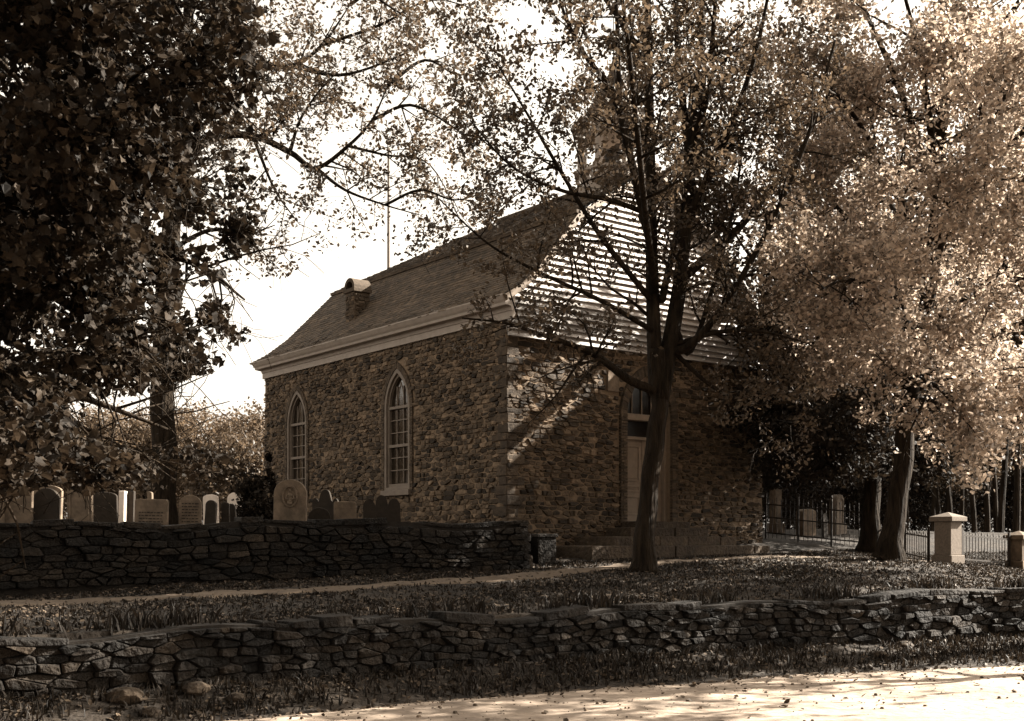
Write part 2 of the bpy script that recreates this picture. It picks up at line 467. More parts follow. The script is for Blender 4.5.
def arch_pts(cu, w, v0, vs, va, n=10):
    """counter-clockwise outline of a pointed opening: bottom left, bottom right, right spring .. apex .. left spring"""
    hw = w / 2; rise = va - vs; Rr = (hw * hw + rise * rise) / w
    right = []
    cx = hw - Rr
    a1 = math.atan2(rise, -cx)
    for k in range(n + 1):
        a = a1 * k / n
        right.append((cu + cx + Rr * math.cos(a), vs + Rr * math.sin(a)))
    left = [(2 * cu - u, v) for u, v in right[:-1]][::-1]
    return [(cu - hw, v0), (cu + hw, v0)] + right + left

def half_w(w, vs, va, v):
    hw = w / 2
    if v <= vs: return hw
    rise = va - vs; Rr = (hw * hw + rise * rise) / w
    x = Rr * Rr - (v - vs) ** 2
    return max(0.0, hw - Rr + math.sqrt(max(0, x)))

# ------------------------------------------------------------------ the church
TH = math.atan2(.617, .787)
ZB = .55                                    # base of the church below the eye
church = empty('church', (-.113, 26.0, E - ZB), TH)
tag(church, 'old rubble stone church with gambrel shingle roof and pointed windows behind the trees', 'church')
W, L = 8.83, 12.2
def H(h): return h + ZB                      # eye-relative height -> church local
def f_front(u, v, d): return (u, -d, v)      # front wall: u along x, out is -y
def f_left(u, v, d): return (-d, u, v)       # left wall: u along y, out is -x
WT = H(5.02)
D_U, D_W = W / 2 + .05, 1.57
door_out = arch_pts(D_U, D_W, H(.42), H(3.05), H(4.12))
win_u = (4.58, 10.07)
win_outs = [arch_pts(u, 1.22, H(1.28), H(3.42), H(4.42)) for u in win_u]

def wall_with_holes(mb, u0, u1, v0, v1, holes, fn, depth=.45):
    import bmesh
    bm = bmesh.new()
    def loop(pts):
        vs = [bm.verts.new((p[0], p[1], 0)) for p in pts]
        return [bm.edges.new((vs[i], vs[(i + 1) % len(vs)])) for i in range(len(vs))]
    es = loop([(u0, v0), (u1, v0), (u1, v1), (u0, v1)])
    for h in holes: es += loop(h)
    bmesh.ops.triangle_fill(bm, use_beauty=True, use_dissolve=False, edges=es)
    bm.verts.index_update()
    mb.add([fn(v.co.x, v.co.y, 0) for v in bm.verts], [[v.index for v in f.verts] for f in bm.faces])
    bm.free()
    for h in holes:
        n = len(h)
        mb.add([fn(u, v, 0) for u, v in h] + [fn(u, v, -depth) for u, v in h], [(i, (i + 1) % n, n + (i + 1) % n, n + i) for i in range(n)])

r1 = np.random.default_rng(3)
BW = .21                                    # brick surround width
def grow_arch(cu, w, v0, vs, va, g, vb=None): return arch_pts(cu, w + 2 * g, v0 if vb is None else vb, vs, va + g * 1.25)
# front wall
mb = MB(); wall_with_holes(mb, 0, W, 0, WT, [door_out], f_front)
fw = mb.build('wall', M['mortar'], church)
mb = MB(); hole = grow_arch(D_U, D_W, H(.42), H(3.05), H(4.12), BW)
plq = [(3.02, H(3.58)), (3.46, H(3.58)), (3.46, H(4.14)), (3.02, H(4.14))]
rubble(mb, -.03, W + .03, 0, WT, f_front, r1, sw=.21, sh=.092, asp=2.3, holes=[hole, plq], tints=(.3, 1.7), pale=.12, proud=(.0, .06), gap=.013)
mb.build('stonework', M['stone'], fw)
# left wall
mb = MB(); wall_with_holes(mb, 0, L, 0, WT, win_outs, f_left)
lw = mb.build('wall', M['mortar'], church)
mb = MB()
rubble(mb, -.03, L, 0, WT, f_left, r1, sw=.19, sh=.085, asp=2.3, gap=.009, proud=(0, .05), holes=[grow_arch(u, 1.22, H(1.28), H(3.42), H(4.42), .13) for u in win_u], tints=(.3, 1.8), pale=.14)
mb.build('stonework', M['stone'], lw)
mb = MB(); z = .0; k = 0
while z < WT - .3:
    hq = r1.uniform(.11, .26); la, lb_ = (r1.uniform(.28, .6), r1.uniform(.12, .32)) if k % 2 else (r1.uniform(.12, .32), r1.uniform(.28, .6))
    e1, e2 = r1.uniform(.03, .06), r1.uniform(.03, .06)
    mb.box((-e1, -e2, z), (la, lb_, z + hq - .012), r1.uniform(.4, 1.05)); z += hq; k += 1
mb.build('quoins', M['stone'], fw, bevel=.018)
# other walls (right side and the three-sided end)
mb = MB()
ring = [(W, 0), (W, L), (W - 2.6, L + 1.5), (2.6, L + 1.5), (0, L)]
for a, b in zip(ring[:-1], ring[1:]):
    mb.add([(*a, 0), (*b, 0), (*b, WT), (*a, WT)], [(0, 1, 2, 3)])
ow = mb.build('wall', M['mortar'], church)
mb = MB()
for a, b in zip(ring[:-1], ring[1:]):
    a = np.array(a); b = np.array(b); dl = np.linalg.norm(b - a); t_ = (b - a) / dl; nn = np.array([t_[1], -t_[0]])
    rubble(mb, 0, dl, 0, WT, (lambda u, v, d, a=a, t_=t_, nn=nn: (*(a + t_ * u + nn * d), v)), r1, sw=.45, sh=.22)
mb.build('stonework', M['stone'], ow)

# brick surrounds: separate bricks set across the jamb and round the arch
def brick_surround(cu, w, v0, vs, va, g, fn, d1=.062, par=church):
    mb = MB(); hw = w / 2
    v = v0
    k = 0
    while v < vs - .04:
        for sgn in (-1, 1):
            full = g if (k % 2 == 0) else g * .62
            a, b = sorted((cu + sgn * hw, cu + sgn * (hw + full)))
            mb.box((a, v, 0), (b, v + .062, d1 + r1.uniform(-.006, .006)), r1.uniform(.6, 1.5), fn)
            if full < g:
                a, b = sorted((cu + sgn * (hw + full + .012), cu + sgn * (hw + g)))
                mb.box((a, v, 0), (b, v + .062, d1 + r1.uniform(-.006, .006)), r1.uniform(.6, 1.5), fn)
        v += .074; k += 1
    o = arch_pts(cu, w + 2 * g, v0, vs, va + g * 1.25, 16)[2:]; i_ = arch_pts(cu, w, v0, vs, va, 16)[2:]
    for a in range(len(o) - 1):
        q = [np.array(p) for p in (i_[a], o[a], o[a + 1], i_[a + 1])]
        for s0, s1 in ((0, .47), (.53, 1)):
            A = [q[0] + (q[3] - q[0]) * s0, q[1] + (q[2] - q[1]) * s0, q[1] + (q[2] - q[1]) * s1, q[0] + (q[3] - q[0]) * s1]
            mb.prism(A, 0, d1 + r1.uniform(-.006, .006), fn, r1.uniform(.6, 1.5))
    return mb.build('brick_surround', M['brick'], par)

# windows
def window(u, fn):
    w, v0, vs, va = 1.22, H(1.28), H(3.42), H(4.42)
    brick_surround(u, w, v0, vs, va, .13, fn, .05)
    wd = MB()
    def nojamb(o): return o[1:] + o[:1]
    o = arch_pts(u, w, v0, vs, va, 14); i_ = arch_pts(u, w - .19, v0 + .08, vs, va - .125, 14)
    wd.ring(o, i_, -.2, .035, fn, closed=True)
    win = wd.build('window', M['trim'], church, bevel=.008)
    wd = MB()
    o2 = arch_pts(u, w - .192, v0 + .081, vs, va - .127, 14); i2 = arch_pts(u, w - .30, v0 + .17, vs, va - .2, 14)
    wd.ring(o2, i2, -.2, -.03, fn, closed=True)
    iw = w - .30; ia = va - .2
    for vv in (vs, (v0 + .2 + vs) / 2 - .02):                       # meeting rails
        hw = half_w(iw, vs, ia, vv)
        wd.box((u - hw, vv - .035, -.2), (u + hw, vv + .035, -.02), 1, fn)
    for k in (-1, 1):                                               # upright glazing bars
        wd.box((u + k * iw / 6 - .012, v0 + .2, -.13), (u + k * iw / 6 + .012, vs + .55, -.07), 1, fn)
    vv = v0 + .2; rows = 6; step = (vs - v0 - .2) / rows
    for k in range(1, rows):
        wd.box((u - iw / 2, vv + k * step - .011, -.128), (u + iw / 2, vv + k * step + .011, -.072), 1, fn)
    for sgn in (-1, 1):                                             # crossing arcs in the head
        pts = []
        for k in range(9):
            a = k / 8 * .75
            pts.append(fn(u + sgn * (-iw / 6 + .62 * (1 - math.cos(a))), vs + .95 * math.sin(a), -.1))
        wd.tube(pts, [.014] * 9, 4)
    wd.build('sash', M['trim'], win)
    g_ = MB(); gp = arch_pts(u, iw + .04, v0 + .18, vs, ia + .03, 14)
    g_.add([fn(a, b, -.105) for a, b in gp], [list(range(len(gp)))]); g_.build('glass', M['glass'], win)
    b_ = MB(); b_.add([fn(a, b, -.44) for a, b in arch_pts(u, w, v0, vs, va, 14)], [list(range(len(gp)))]); b_.build('interior', M['dark'], win)
    s_ = MB(); s_.box((u - w / 2 - .06, v0 - .14, -.2), (u + w / 2 + .06, v0 - .002, .12), 1, fn); s_.build('sill', M['trim'], win, bevel=.01)
for u in win_u: window(u, f_left)

# door
brick_surround(D_U, D_W, H(.42), H(3.05), H(4.12), BW, f_front, .085)
dr = MB()
o = arch_pts(D_U, D_W, H(.42), H(3.05), H(4.12), 14); i_ = arch_pts(D_U, D_W - .2, H(.46), H(3.05), H(4.12) - .13, 14)
dr.ring(o, i_, -.3, -.12, f_front, closed=True)
dr.box((D_U - D_W / 2 + .1, H(2.98), -.29), (D_U + D_W / 2 - .1, H(3.14), -.08), 1, f_front)     # transom
dr.box((D_U - D_W / 2 + .1, H(2.50), -.289), (D_U + D_W / 2 - .1, H(2.58), -.14), 1, f_front)
door = dr.build('doorway', M['doorp'], church, bevel=.008)
for sgn in (-1, 1):
    d_ = MB(); a, b = sorted((D_U + sgn * .008, D_U + sgn * (D_W / 2 - .1)))
    d_.box((a, H(.46), -.27), (b, H(2.5), -.22), 1, f_front)
    for z0, z1 in ((H(.62), H(1.1)), (H(1.2), H(1.36)), (H(1.46), H(2.36))):
        ring_o = [(a + .09, z0), (b - .09, z0), (b - .09, z1), (a + .09, z1)]
        ring_i = [(a + .13, z0 + .04), (b - .13, z0 + .04), (b - .13, z1 - .04), (a + .13, z1 - .04)]
        d_.ring(ring_o, ring_i, -.221, -.2, f_front, closed=True)
        d_.box((a + .17, z0 + .08, -.221), (b - .17, z1 - .08, -.207), 1, f_front)
    leafd = d_.build('door_leaf', M['doorp'], door, bevel=.005)
k_ = MB(); k_.tube([(D_U + .06, .215, H(1.40)), (D_U + .06, .15, H(1.40))], [.025, .032], 8); k_.build('handle', M['iron'], door)
t_ = MB(); t_.add([f_front(a, b, -.26) for a, b in arch_pts(D_U, D_W - .18, H(2.58), H(3.05), H(4.12) - .12)], [list(range(23))]); t_.build('fanlight', M['dim_glass'], door)
t_ = MB()
for k in (-1, 0, 1):
    t_.box((D_U + k * .34 - .012, H(3.14), -.25), (D_U + k * .34 + .012, H(3.98) if k == 0 else H(3.72), -.22), 1, f_front)
t_.build('glazing_bar', M['doorp'], door)
b_ = MB(); b_.add([f_front(a, b, -.43) for a, b in door_out], [list(range(len(door_out)))]); b_.build('interior', M['dark'], door)
p_ = MB(); p_.box((3.05, H(3.61), 0), (3.43, H(4.11), .06), 1, f_front)
plaque = p_.build('plaque', M['slate'], church, bevel=.012); plaque['label'] = 'pale blank looking tablet beside the door arch'

# roof
PROF = [(0, 5.46), (.45, 5.74), (1.0, 6.24), (2.2, 7.66), (4.765, 9.24)]
def prof_h(t): return np.interp(t, [p[0] for p in PROF], [p[1] for p in PROF])
OV = .35
BREAK, RIDGE = 2.2, 4.765
def saw(t0, t1, expo=.12, butt=.016):
    out = []
    ts = np.linspace(t0, t1, 200); hs = prof_h(ts)
    arc = np.concatenate([[0], np.cumsum(np.hypot(np.diff(ts), np.diff(hs)))])
    n = int(round(arc[-1] / expo))
    for k in range(n):
        a0, a1 = arc[-1] * k / n, arc[-1] * (k + 1) / n
        ta, tb = np.interp(a0, arc, ts), np.interp(a1, arc, ts); ha, hb = prof_h(ta), prof_h(tb)
        nx, nz = -(hb - ha), (tb - ta); ln = math.hypot(nx, nz)
        out += [(ta + nx / ln * butt, ha + nz / ln * butt), (tb + nx / ln * .002, hb + nz / ln * .002)]
    return out
SAW = saw(0, BREAK) + [(p[0] - .06 * (1 - (p[0] - BREAK) / 2.565), p[1] + .05) for p in saw(BREAK, RIDGE)]
def rear_y(t):
    return 12.55 - .577 * t if t <= BREAK else 11.28 + (6.0 - 11.28) * (t - BREAK) / (RIDGE - BREAK)
def apse_pt(t):
    s = t / RIDGE; s2 = s if t <= BREAK else s
    return (2.42 + (W / 2 - 2.42) * s2, 14.05 + (6.0 - 14.05) * (s2 ** 1.0))
rf = MB(); YF = -.34
def corners(t, h):
    ax, ay = apse_pt(t); x0 = -OV + t; y0 = rear_y(t); ay = max(ay, y0 + .001)
    return [np.array(p) for p in ((x0, YF, H(h)), (x0, y0, H(h)), (ax, ay, H(h)), (W - ax, ay, H(h)), (W - x0, y0, H(h)), (W - x0, YF, H(h)))]
for j in range(0, len(SAW), 2):
    A, B = corners(*SAW[j]), corners(*SAW[j + 1]); C_ = corners(*SAW[j + 2]) if j + 2 < len(SAW) else None
    for i in range(5):
        a0, a1, b0, b1 = A[i], A[i + 1], B[i], B[i + 1]
        ln = np.linalg.norm(a1 - a0); wd_ = .17 if i == 0 else .4
        n = max(1, int(ln / wd_)); cuts = np.linspace(0, 1, n + 1); cuts[1:-1] += r1.uniform(-.3, .3, n - 1) / n
        drift = r1.uniform(.85, 1.15)
        for c0, c1 in zip(cuts[:-1], cuts[1:]):
            dz = np.array([0, 0, r1.normal() * .006]); up_ = (b0 - a0) * -r1.uniform(0, .14)
            p = [a0 + (a1 - a0) * c0 + dz + up_, a0 + (a1 - a0) * c1 + dz + up_, b0 + (b1 - b0) * c1, b0 + (b1 - b0) * c0]
            ti = drift * r1.uniform(.6, 1.4)
            rf.add(p, [(0, 3, 2, 1)], ti)
            q = [p[0] - (0, 0, .022), p[1] - (0, 0, .022)]
            rf.add([p[0], p[1], q[1], q[0]], [(0, 1, 2, 3)], ti * .8)
        # the course below carries on underneath, so no gap shows between courses
        if C_ is not None: rf.add([b0 - (0, 0, .02), b1 - (0, 0, .02), a1 - (0, 0, .03), a0 - (0, 0, .03)], [(0, 1, 2, 3)], .5)
roof = rf.build('roof', M['shingle'], church)
tm = MB()                                                            # trim at the break of the slope
for sx in (0, 1):
    x0 = -OV + BREAK - .07
    xa, xb = (x0, x0 + .1) if not sx else (W - x0 - .1, W - x0)
    tm.box((xa, YF - .02, H(7.64)), (xb, 11.3, H(7.72)))
tm.build('break_trim', M['shingle'], roof)
tm = MB(); tm.box((W / 2 - .09, YF, H(9.24)), (W / 2 + .09, 6.1, H(9.33))); tm.build('ridge_cap', M['shingle'], roof)
# rake boards on the front
rk = MB()
full = [(-OV + t, H(h)) for t, h in PROF]; full = full + [(W - u, v) for u, v in full[:-1]][::-1]
low = [(u + (.10 if u < W / 2 - .1 else (-.10 if u > W / 2 + .1 else 0)), v - .115) for u, v in full]
rk.ring([(u, v - .012) for u, v in full], low, .30, .365, f_front)
rk.build('rake_board', M['doorp'], roof, bevel=.008)
# weatherboarded gable
gb = MB(); hb = 4.612; ex = .148
hs_ = [p[1] for p in PROF]; ts_ = [p[0] for p in PROF]
def xl(h): return -OV + float(np.interp(h, hs_, ts_)) + .05
core = [(xl(h), H(h)) for h in (5.48, 5.74, 6.24, 7.66, 9.1)]; core = core + [(W - u, v) for u, v in core][::-1]
gb.prism(core, -.25, .10, f_front, .35)
while hb < 9.1:
    x0, x1 = (xl(hb), xl(hb + ex)) if hb > 5.45 else (-.06, -.06)
    cuts = [0] + sorted(r1.uniform(.15, .85, 2)) + [1]
    for c0, c1 in zip(cuts[:-1], cuts[1:]):
        jig = r1.uniform(-.006, .006); ti = r1.uniform(.75, 1.08) if hb > 5.45 else r1.uniform(.45, .7)  # boards below the eave tinted darker, painting in the shade on them
        lo_a, lo_b = x0 + (W - 2 * x0) * c0, x0 + (W - 2 * x0) * c1 - .004
        hi_a, hi_b = (x1 if c0 == 0 else lo_a), (W - x1 if c1 == 1 else lo_b)
        z0, z1 = H(hb) + jig, H(hb + ex) + jig + .02
        vs = [f_front(lo_a, z0, .10), f_front(lo_b, z0, .10), f_front(lo_b, z0, .192), f_front(lo_a, z0, .192), f_front(hi_a, z1, .10), f_front(hi_b, z1, .10), f_front(hi_b, z1, .112), f_front(hi_a, z1, .112)]
        gb.add(vs, [(0, 1, 2, 3), (3, 2, 6, 7), (4, 7, 6, 5), (0, 3, 7, 4), (1, 5, 6, 2)], ti)
    hb += ex
gb.build('weatherboard_gable', M['board'], church)
# cornice: profile swept along the left side and across the front
cprof = [(0.0, 4.98), (.075, 4.98), (.075, 5.14), (.10, 5.15), (.11, 5.24), (.27, 5.25), (.28, 5.31), (.32, 5.36), (.37, 5.45), (.37, 5.48), (0, 5.485)]
cn = MB()
def sweep(pts_out):
    """pts_out(o): plan polyline offset outwards by o"""
    n = None; V = []
    for o_, h in cprof:
        pl = pts_out(o_); n = len(pl); V += [(x, y, H(h)) for x, y in pl]
    f = []
    for j in range(len(cprof) - 1):
        for i in range(n - 1):
            f.append((j * n + i, j * n + i + 1, (j + 1) * n + i + 1, (j + 1) * n + i))
    f.append([j * n for j in range(len(cprof))]); f.append([j * n + n - 1 for j in range(len(cprof))][::-1])
    cn.add(V, f)
sweep(lambda o: [(-o, -.30), (-o, L + o * .577), (2.6 - .3 * o, L + 1.5 + o), (W - 2.6 + .3 * o, L + 1.5 + o), (W + o, L + o * .577), (W + o, -.30)])
cn.build('cornice', M['white'], church)
# chimney
ch = MB(); cb = .88; ca = 8.1
fnc = lambda x, y, z: (x, y, z)
ch.box((cb - .25, ca - .25, H(5.9)), (cb + .25, ca + .25, H(7.05)), 1.3)
ch.box((cb - .30, ca - .30, H(7.05)), (cb + .30, ca + .30, H(7.16)), 1.0)
chim = ch.build('chimney', M['brick'], church, bevel=.01)
ch = MB(); rubble(ch, ca - .24, ca + .24, H(6.1), H(7.0), lambda u, v, d: (cb - .25 - d, u, v), r1, sw=.2, sh=.075, proud=(.008, .02), gap=.008)
rubble(ch, cb - .24, cb + .24, H(6.1), H(7.0), lambda u, v, d: (u, ca - .25 - d, v), r1, sw=.2, sh=.075, proud=(.008, .02), gap=.008)
ch.build('brickwork', M['brick'], chim)
ch = MB(); arc_o = [(.29 * math.cos(a), .30 * math.sin(a)) for a in np.linspace(0, math.pi, 13)]; arc_i = [(.19 * math.cos(a), .2 * math.sin(a)) for a in np.linspace(0, math.pi, 13)]
ch.ring(arc_o, arc_i, -.28, .28, lambda u, v, d: (cb + d, ca + u, H(7.16) + v))
ch.build('chimney_hood', M['brick'], chim)
# belfry
bc = (W / 2, 1.2); br = .88
bf = MB(); bf.lathe([(br + .12, H(8.7)), (br + .12, H(9.30)), (br + .2, H(9.34)), (br + .2, H(9.42)), (br, H(9.44))], (*bc, 0), 8, 1, math.pi / 8)
belfry = bf.build('belfry', M['white'], church)
for k in range(8):
    a = math.pi / 8 + k * math.pi / 4; x, y = bc[0] + br * math.cos(a), bc[1] + br * math.sin(a)
    p_ = MB(); p_.box((x - .075, y - .075, H(9.40)), (x + .075, y + .075, H(10.36))); p_.build('post', M['white'], belfry, bevel=.01)
bf = MB(); bf.lathe([(br - .05, H(10.36)), (br + .1, H(10.36)), (br + .1, H(10.48)), (br + .25, H(10.52)), (br + .27, H(10.58))], (*bc, 0), 8, 1, math.pi / 8); bf.build('entablature', M['white'], belfry)
bf = MB(); bf.lathe([(br + .24, H(10.58)), (br + .02, H(10.72)), (br - .2, H(11.05)), (br - .42, H(11.5)), (.14, H(12.0)), (.03, H(12.4))], (*bc, 0), 8, 1, math.pi / 8); bf.build('belfry_roof', M['shingle'], belfry)
bf = MB(); bf.lathe([(.05, H(9.95)), (.14, H(10.0)), (.2, H(10.05)), (.26, H(9.75)), (.34, H(9.6)), (.36, H(9.56))][::-1], (*bc, 0), 14); bf.build('bell', M['iron'], belfry)
bf = MB(); bf.tube([(*bc, H(12.35)), (*bc, H(13.5))], [.02, .012], 6); bf.prism([(-.4, 0), (.1, 0), (.1, -.09), (.42, .04), (.1, .17), (.1, .08), (-.4, .08)], -.008, .008, lambda u, v, d: (bc[0] + u, bc[1] + d, H(13.1) + v)); bf.build('weathervane', M['iron'], belfry)

# church steps
stp = empty('stone_steps', (-.113 + .787 * 4.3 + .617 * .6, 26 + .617 * 4.3 - .787 * .6, E - .5), TH)
tag(stp, 'broad low stone steps below the church door', 'steps')
for k, (x0, x1, dp, h0, h1) in enumerate(((-3.5, 2.5, 1.9, -.1, .36), (-2.3, 1.9, 1.35, .36, .58), (-1.3, 1.4, .85, .58, .80))):
    s_ = MB()
    x = x0
    while x < x1 - .2:
        w = min(r1.uniform(.9, 1.7), x1 - x)
        s_.box((x, .55 - dp + r1.uniform(-.03, .03), h0), (x + w - .012, .57 + .0, h1 + r1.uniform(-.012, .012)), r1.uniform(.7, 1.25)); x += w
    s_.build('step', M['step'], stp, bevel=.02)
s_ = MB(); s_.box((-.8, .0, .8), (1.05, .58, .955)); s_.build('door_sill', M['step'], stp, bevel=.015)

# ------------------------------------------------------------------ dry stone walls
def poly_wall(name, pts, h_base, h_top, thick, label, r, sw, sh, ends=(False, False), cap=True, jag=.07):
    """pts: front face polyline (plan), h_* functions of arc length; wall stands behind the line"""
    pts = np.asarray(pts, float); seg = np.linalg.norm(np.diff(pts, axis=0), axis=1); cum = np.concatenate([[0], np.cumsum(seg)])
    T = cum[-1]
    def at(u):
        u = min(max(u, 0), T); i = min(np.searchsorted(cum, u, side='right') - 1, len(seg) - 1)
        d = (pts[i + 1] - pts[i]) / seg[i]; p = pts[i] + d * (u - cum[i])
        return p, np.array([d[1], -d[0]])
    def fn(u, v, d):
        p, n = at(u); hb, ht = h_base(u), h_top(u) + jag * math.sin(u * 1.7) * math.sin(u * .63 + 1) 
        q = p + n * (d + (1 - v) * .05)
        return (q[0], q[1], E + hb + (ht - hb) * v)
    def fback(u, v, d):
        return fn(u, v, -thick - d)
    hgt = h_top(T / 2) - h_base(T / 2)
    core = MB(); n = max(8, int(T / .4))
    V = []
    for u in np.linspace(0, T, n): V += [fn(u, -.15, -.03), fn(u, .97, -.03), fback(u, .97, -.03), fback(u, -.15, -.03)]
    f = [(4 * i + k, 4 * i + 4 + k, 4 * i + 4 + (k + 1) % 4, 4 * i + (k + 1) % 4) for i in range(n - 1) for k in range(4)] + [(0, 1, 2, 3), (4 * n - 1, 4 * n - 2, 4 * n - 3, 4 * n - 4)]
    core.add(V, f)
    root = core.build(name, M['earth_joint'])
    st = MB()
    rubble(st, 0, T, 0, .93, lambda u, v, d: fn(u, v, d), r, sw=sw, sh=sh / hgt, asp=2.6 * hgt, gap=.006, proud=(-.01, .10), tints=(.4, 1.8), pale=.07)
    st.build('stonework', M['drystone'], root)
    if cap:
        cp = MB(); u = 0
        while u < T - .1:
            w = min(r.uniform(.35, .9), T - u); a0, a1 = r.uniform(-.02, .07), r.uniform(-.02, .05)
            if r.random() < .2: u += w; continue
            k = 6; th_ = r.uniform(.05, .12); top_ = []
            lo_v, hi_v = .93, 1.0
            ring_ = [(u + .012, -a1 - thick), (u + w * .5, -thick - .04 * r.random()), (u + w - .012, -a1 - thick + .02), (u + w - .012 - .02 * r.random(), a0 * .6), (u + w * .5, a0 + .03), (u + .012 + .02 * r.random(), a0 * .7)]
            V = []
            for (uu, d) in ring_:
                q = fn(uu, .93, d); V.append(q)
            tilt = r.uniform(-.02, .02)
            for (uu, d) in ring_:
                q = fn(uu, .93, d * (.94)); V.append((q[0], q[1], q[2] + th_ + tilt * (uu - u) / w + r.uniform(-.012, .012)))
            cp.add(V, [list(range(k))[::-1], list(range(k, 2 * k))] + [(i, (i + 1) % k, k + (i + 1) % k, k + i) for i in range(k)], r.uniform(.6, 1.5))
            u += w
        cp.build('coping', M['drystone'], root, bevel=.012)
    for e, on in zip((0, T), ends):
        if on:
            p, nn = at(e); dd = np.array([-nn[1], nn[0]]) * (1 if e else -1)
            en = MB(); hb, ht = h_base(e), h_top(e)
            rubble(en, 0, thick, hb, ht, lambda u, v, d: (*(p - nn * u + dd * (d + (1 - (v - hb) / (ht - hb)) * .05)), E + v), r, sw=.3, sh=.2, gap=.015, proud=(.02, .09), tints=(.5, 1.6))
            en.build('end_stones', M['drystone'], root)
    tag(root, label, 'wall')
    return root
r2 = np.random.default_rng(8)
lw_pts = [(x, float(yw(x))) for x in (-13, -9, -4.9, -2.4, 0, 3.3, 5.7, 7.35, 10)]
def lerp_h(xs_, hs__):
    return lambda u: float(np.interp(u, xs_, hs__))
cum = np.concatenate([[0], np.cumsum(np.linalg.norm(np.diff(np.array(lw_pts), axis=0), axis=1))])
poly_wall('retaining_wall', lw_pts, lerp_h(cum, [-1.62, -1.62, -1.60, -1.58, -1.57, -1.56, -1.53, -1.48, -1.42]), lerp_h(cum, [-.94, -.94, -.93, -.94, -.95, -.90, -.83, -.79, -.86]), .4,
          'low dry stone retaining wall running along the dirt road', r2, .21, .075)
UWT = np.linalg.norm(UW1 - UW0)
poly_wall('graveyard_wall', [UW0, UW0 + (UW1 - UW0) * .5, UW1], lambda u: -.98 + .40 * u / UWT, lambda u: .22 + .14 * u / UWT, .5,
          'taller dark fieldstone wall in front of the headstones', r2, .26, .10, ends=(False, True))
# loose block by the wall end
b_ = MB(); b_.box((-.22, -.2, -.05), (.22, .2, .55)); b_.box((-.24, -.22, .55), (.26, .2, .63), 1.4)
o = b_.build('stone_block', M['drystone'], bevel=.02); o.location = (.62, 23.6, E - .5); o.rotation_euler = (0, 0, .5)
tag(o, 'upright dark stone block with pale top just past the end of the graveyard wall', 'stone block')

# ------------------------------------------------------------------ headstones
def outline(kind, w, h):
    hw = w / 2
    arc = lambda cx, cz, rx, rz, a0, a1, n=9: [(cx + rx * math.cos(a), cz + rz * math.sin(a)) for a in np.linspace(a0, a1, n)]
    if kind == 'round': return [(-hw, 0), (hw, 0)] + arc(0, h - hw * .9, hw, hw * .9, 0, math.pi, 15)
    if kind == 'segment': return [(-hw, 0), (hw, 0)] + arc(0, h - hw * .4, hw, hw * .4, 0, math.pi, 13)
    if kind == 'peak': return [(-hw, 0), (hw, 0), (hw, h - .16), (hw * .85, h - .13), (0, h), (-hw * .85, h - .13), (-hw, h - .16)]
    if kind == 'shoulder':
        s = hw * .72
        return [(-hw, 0), (hw, 0), (hw, h - .2), (hw * .95, h - .13), (s, h - .12)] + arc(0, h - .13, s, .13, 0, math.pi, 11)[1:-1] + [(-s, h - .12), (-hw * .95, h - .13), (-hw, h - .2)]
    if kind == 'triple':
        a = w / 3
        return [(-hw, 0), (hw, 0)] + arc(a, h - .2, a / 2, .16, 0, math.pi, 8) + arc(0, h - .17, a / 2, .2, 0, math.pi, 9) + arc(-a, h - .2, a / 2, .16, 0, math.pi, 8)
    if kind == 'scroll':
        return [(-hw, 0), (hw, 0), (hw, h - .26)] + arc(hw * .8, h - .26, hw * .2, .08, 0, math.pi, 6) + [(hw * .5, h - .24), (hw * .38, h - .1)] + arc(0, h - .1, hw * .36, .1, 0, math.pi, 9) + [(-hw * .38, h - .1), (-hw * .5, h - .24)] + arc(-hw * .8, h - .26, hw * .2, .08, 0, math.pi, 6) + [(-hw, h - .26)]
    if kind == 'flat': return [(-hw, 0), (hw, 0)] + [(hw, h - .03), (hw * .9, h - .005), (0, h), (-hw * .9, h - .005), (-hw, h - .03)]
    return [(-hw, 0), (hw, 0), (hw, h), (-hw, h)]

